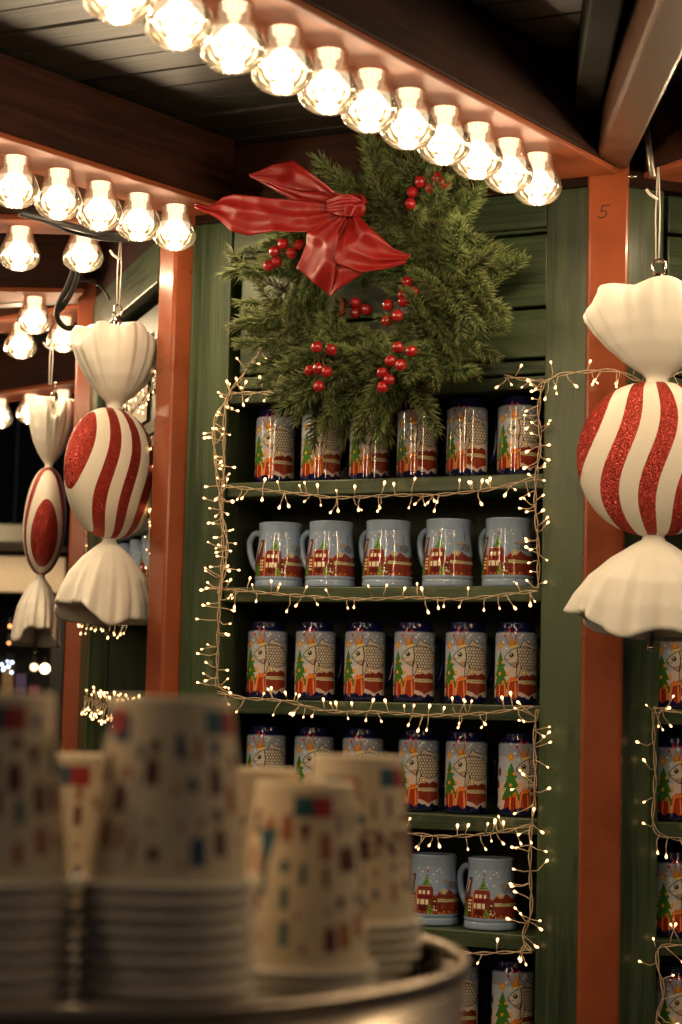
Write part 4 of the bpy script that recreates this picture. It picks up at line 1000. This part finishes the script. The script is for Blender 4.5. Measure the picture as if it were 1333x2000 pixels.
# ================================================================== FOREGROUND: TUB AND PAPER CUPS
CUP_A = dict(rim=0.0455, base=0.0318, h=0.098); CUP_B = dict(rim=0.0420, base=0.0285, h=0.1065)
def cup_meshes(d, seed):
    r_ = random.Random(seed); h = d['h']; CREAM = (238, 217, 182)
    c = Canvas(-180, 180, 0, h, 720, 220, CREAM)
    MAR, TEAL, BLU, ORG, RED = (104, 30, 34), (34, 92, 104), (40, 70, 110), (176, 96, 50), (178, 50, 46)
    # sparse shapes in staggered columns
    for col in range(18):
        t = -180 + col * 20 + r_.uniform(-3, 3); z = 0.012 + r_.uniform(0, 0.01)
        while z < h - 0.022:
            k = r_.random(); cl = r_.choice((MAR, MAR, TEAL, BLU, ORG, TEAL)); tt = t + r_.uniform(-4, 4)
            if k < 0.30: c.poly([(tt - 6, z), (tt + 6, z), (tt + 6, z + 0.012), (tt, z + 0.016), (tt - 6, z + 0.012)], cl)
            elif k < 0.52: c.disc((tt, z + 0.005), 5, 0.0036, cl)
            elif k < 0.70: c.poly([(tt, z), (tt - 7, z + 0.012), (tt + 7, z + 0.012)], cl)
            elif k < 0.88: c.poly([(tt - 3.4, z), (tt + 3.4, z), (tt + 3.4, z + 0.012), (tt - 3.4, z + 0.012)], cl)
            else: c.disc((tt, z + 0.003), 3, 0.002, ORG)
            z += r_.uniform(0.015, 0.022)
    for t0 in (-70, 50, 170):
        for a, b, cl in ((t0 - 22, t0, TEAL), (t0, t0 + 22, RED)): c.poly([(a, h - 0.018), (b, h - 0.018), (b, h - 0.006), (a, h - 0.006)], cl)
    c.poly([(-13, h - 0.026), (13, h - 0.026), (8, h - 0.034), (3, h - 0.045), (3, h - 0.062), (-3, h - 0.062), (-3, h - 0.045), (-8, h - 0.034)], TEAL)
    if seed == 4: c.poly([(-10, 0.040), (110, 0.040), (110, 0.066), (-10, 0.066)], CREAM)
    prof = [(d['rim'] - 0.0025, 0.001, 1), (d['rim'] - 0.0022, 0.004, 1)]
    for z in np.linspace(0.006, h - 0.001, 60): prof.append((d['rim'] - 0.0024 + (d['base'] - d['rim'] + 0.0024) * z / h, z, 1))
    prof += [(d['base'] - 0.0003, h, 1), (d['base'] - 0.0014, h + 0.0003, 0), (d['base'] - 0.0022, h - 0.0008, 0), (d['base'] - 0.0026, h - 0.007, 0), (0.001, h - 0.0072, 0)]
    body = printed_lathe('cup_body', prof, -178, 178, 1.5, c, CREAM, M_PAPER)
    V = []; Fc = []; tube(V, Fc, [(d['rim'] * math.cos(a), d['rim'] * math.sin(a), 0.0024) for a in np.linspace(0, 2 * math.pi, 61)], 0.0023, 8, cap=False)
    lip = mesh_of('lip', V, Fc, True); lip.materials.append(M_CUPRIM)
    return body, lip
CUPM = {'A0': cup_meshes(CUP_A, 1), 'A1': cup_meshes(CUP_A, 2), 'B0': cup_meshes(CUP_B, 3), 'B1': cup_meshes(CUP_B, 4)}
def wrapB(x, y):
    z = 0.052 + y; rr = CUP_B['rim'] - 0.0024 + (CUP_B['base'] - CUP_B['rim'] + 0.0024) * z / CUP_B['h'] + 0.0010
    t = math.radians(45) + x / rr - math.pi / 2; return (rr * math.cos(t), rr * math.sin(t), z)
CUPTEXT = text_mesh('lettering', 'ENYE', 0.024, wrapB, M_CUPTEXT)
TUB_C = np.array([-0.176, 1.24, 0]); TUB_R = 0.256; TUB_RIM = 1.353; TUB_FLOOR = 1.324
tub = empty('metal_tub', T(TUB_C[0], TUB_C[1], 1.02), 'round brushed metal tub holding the stacks of paper cups', 'tub')
rz = TUB_RIM - 1.02
V, Fc = lathe([(TUB_R - 0.012, 0.0), (TUB_R - 0.008, 0.004), (TUB_R - 0.004, 0.02), (TUB_R, rz - 0.004), (TUB_R - 0.002, rz - 0.004), (TUB_R - 0.005, TUB_FLOOR - 1.02), (0.001, TUB_FLOOR - 1.0205)], 128)
obj('tub_wall', mesh_of('tub_wall', V, Fc, True), M_TIN, tub)
V = []; Fc = []; tube(V, Fc, [(TUB_R * math.cos(a), TUB_R * math.sin(a), rz) for a in np.linspace(0, 2 * math.pi, 129)], 0.0040, 10, cap=False)
obj('rolled_rim', mesh_of('rolled_rim', V, Fc, True), M_TIN, tub)
ct = empty('serving_counter', T(-0.2, 1.24, 0), 'dark wooden serving counter under the metal tub', 'counter')
box('counter_top', ct, T(-0.2, 1.24, 0), M_COUNTER, -0.5, 0.30, -0.34, 0.34, 0.978, 1.0195, 0.004)
for k in range(5): box('front_board', ct, T(-0.2, 1.24, 0), M_COUNTER, -0.48 + k * 0.152, -0.334 + k * 0.152, -0.30, -0.28, 0, 0.976, 0.003)
cr = random.Random(8)
def stack(px, Y, kind, n, pitch, where, textual=False, spin=0.0):
    X = (px - 666.5) / FPX * Y
    for i in range(n):
        body, lip = CUPM[kind]
        M = T(X + cr.uniform(-0.0008, 0.0008), Y + cr.uniform(-0.0008, 0.0008), TUB_FLOOR + 0.0004 + i * pitch) @ Matrix.Rotation(spin if i == n - 1 else cr.uniform(0, 6.28), 4, 'Z')
        top = n - 1 - i
        lab = ('upturned printed paper cup on top of %s' if top == 0 else 'paper cup, %s from the top of %%s' % ORD[top]) % where
        root = empty('paper_cup', M, lab, 'paper cup', 'upturned paper cups in the metal tub')
        obj('cup_body', body, None, root); obj('lip', lip, None, root)
        if textual and i == n - 1: obj('lettering', CUPTEXT, None, root)
stack(-2, 1.065, 'A0', 12, 0.0074, 'the stack cut by the left edge', spin=math.radians(-30))
stack(348, 1.085, 'A1', 12, 0.0074, 'the tallest stack, second from the left', spin=math.radians(8))
stack(614, 1.195, 'B0', 5, 0.0066, 'the slender stack right of the tallest one', spin=math.radians(-40))
stack(712, 1.325, 'B1', 7, 0.0066, 'the rightmost stack beside the tub rim', textual=True, spin=math.radians(0))
stack(190, 1.33, 'A0', 7, 0.0074, 'the stack glimpsed between the two tall stacks', spin=1.0)
stack(500, 1.36, 'A0', 6, 0.0074, 'the stack hidden behind the tallest one', spin=2.0)

# ================================================================== FAR MARKET BEYOND THE KIOSK
def sphere_mesh(r, n=16):
    prof = [(max(1e-4, r * math.sin(math.pi * i / 10)), r * math.cos(math.pi * i / 10)) for i in range(11)]
    v, f = lathe(prof, n); return mesh_of('globe', [Vector(p) for p in v], [t[::-1] for t in f], True)
FY = 9.0
p0 = at(-260, 1078, FY); p1 = at(127, 1160, FY)
st = empty('far_market_stall', T(p1[0], FY, 0), 'dark distant market stall with a cream fascia board', 'market stall')
MS = T(0, FY, 0)
box('fascia', st, MS, M_CREAM, p0[0], p1[0], 0, 0.04, p1[2], p0[2], 0.01)
box('roof', st, MS, M_DARKSTALL, p0[0], p1[0] + 0.05, -0.5, 1.5, p0[2] + 0.02, p0[2] + 0.10, 0.01)
box('stall_post', st, MS, M_DARKSTALL, p1[0] - 0.06, p1[0], 0.05, 0.12, 0, p1[2] - 0.01, 0.005)
box('back_wall', st, MS, M_DARKSTALL, p0[0], p1[0], 1.3, 1.36, 0, p0[2], 0.005)
box('counter', st, MS, M_CREAM, p0[0], p1[0] - 0.08, 0.06, 0.5, 0.9, 1.47, 0.01)
cols = [((0.25, 0.05, 0.10), 'dark red'), ((0.10, 0.07, 0.22), 'violet'), ((0.30, 0.20, 0.08), 'ochre'), ((0.06, 0.12, 0.16), 'slate blue'), ((0.35, 0.08, 0.06), 'brick red')]
for i, (c, nm) in enumerate(cols):
    X = p1[0] - 0.14 - i * 0.06; o = box('gift_box', None, T(X, FY + 0.2, 1.471), paint('box_' + nm.replace(' ', '_'), c, 0.6), -0.025, 0.025, -0.05, 0.05, 0, 0.10 + 0.05 * (i % 3), 0.004)
    tag(o, '%s blurred box on the distant stall counter' % nm, 'box', 'boxes on the distant counter')
def far_light(px, py, Y, r, c, strength, label):
    P = at(px, py, Y); root = empty('globe_light', T(*P), label, 'lamp', 'blurred lights of the far market')
    me = sphere_mesh(r); me.materials.append(emitter('far_globe_glow', c, strength)); obj('globe', me, None, root)
    V = []; Fc = []; tube(V, Fc, [(0, 0, r * 0.9), (0, 0, r + 0.03)], 0.006, 6); obj('cord', mesh_of('cord', V, Fc), M_CABLE, root)
W_ = (1.0, 0.72, 0.42); CO = (0.65, 0.80, 1.0); O_ = (1.0, 0.35, 0.12)
far_light(88, 1306, 8.6, 0.020, W_, 9, 'largest warm blurred light below the edge-on candy')
far_light(67, 1303, 8.6, 0.015, W_, 4, 'dimmer warm blurred light left of the largest one')
far_light(20, 1223, 8.6, 0.007, O_, 4, 'upper small orange blurred light at the left edge')
far_light(18, 1256, 8.6, 0.007, O_, 3, 'lower small orange blurred light at the left edge')
far_light(30, 1224, 8.6, 0.008, W_, 4, 'small yellow blurred light beside the upper orange one')
for i, (x, y) in enumerate(((4, 1298), (16, 1292), (24, 1294), (17, 1302), (7, 1308), (23, 1313), (8, 1304))):
    far_light(x, y, 8.8, 0.0055, CO, 7, 'cold white blurred light in the left-edge cluster, %s' % ['far left', 'topmost', 'top right', 'middle', 'bottom left', 'bottom right', 'inner left'][i])
far_light(-90, 1040, 8.2, 0.06, W_, 170, 'added warm globe lamp lighting the cream fascia, unseen just left of the frame')  # unseen lamp added to brighten the far fascia

# a dark hall added behind the far stall to hide the bright sky
hall = empty('backdrop_hall', T(-3.2, 15, 0), 'added dark timber hall hiding the sky far behind the distant stall', 'building')
MH = T(-3.2, 15, 0)
for k in range(14): box('wall_board', hall, MH, M_DARKSTALL, -4.2 + k * 0.5, -3.71 + k * 0.5, 0, 0.06, 0, 4.2, 0.01)
me = mesh_of('roof', [(-4.5, -0.6, 4.1), (3.1, -0.6, 4.1), (3.1, 3.0, 6.2), (-4.5, 3.0, 6.2), (-4.5, -0.6, 4.2), (3.1, -0.6, 4.2), (3.1, 3.0, 6.3), (-4.5, 3.0, 6.3)], [(0, 1, 2, 3), (7, 6, 5, 4), (0, 4, 5, 1), (1, 5, 6, 2), (2, 6, 7, 3), (3, 7, 4, 0)])
obj('roof', me, M_DARKSTALL, hall, MH)
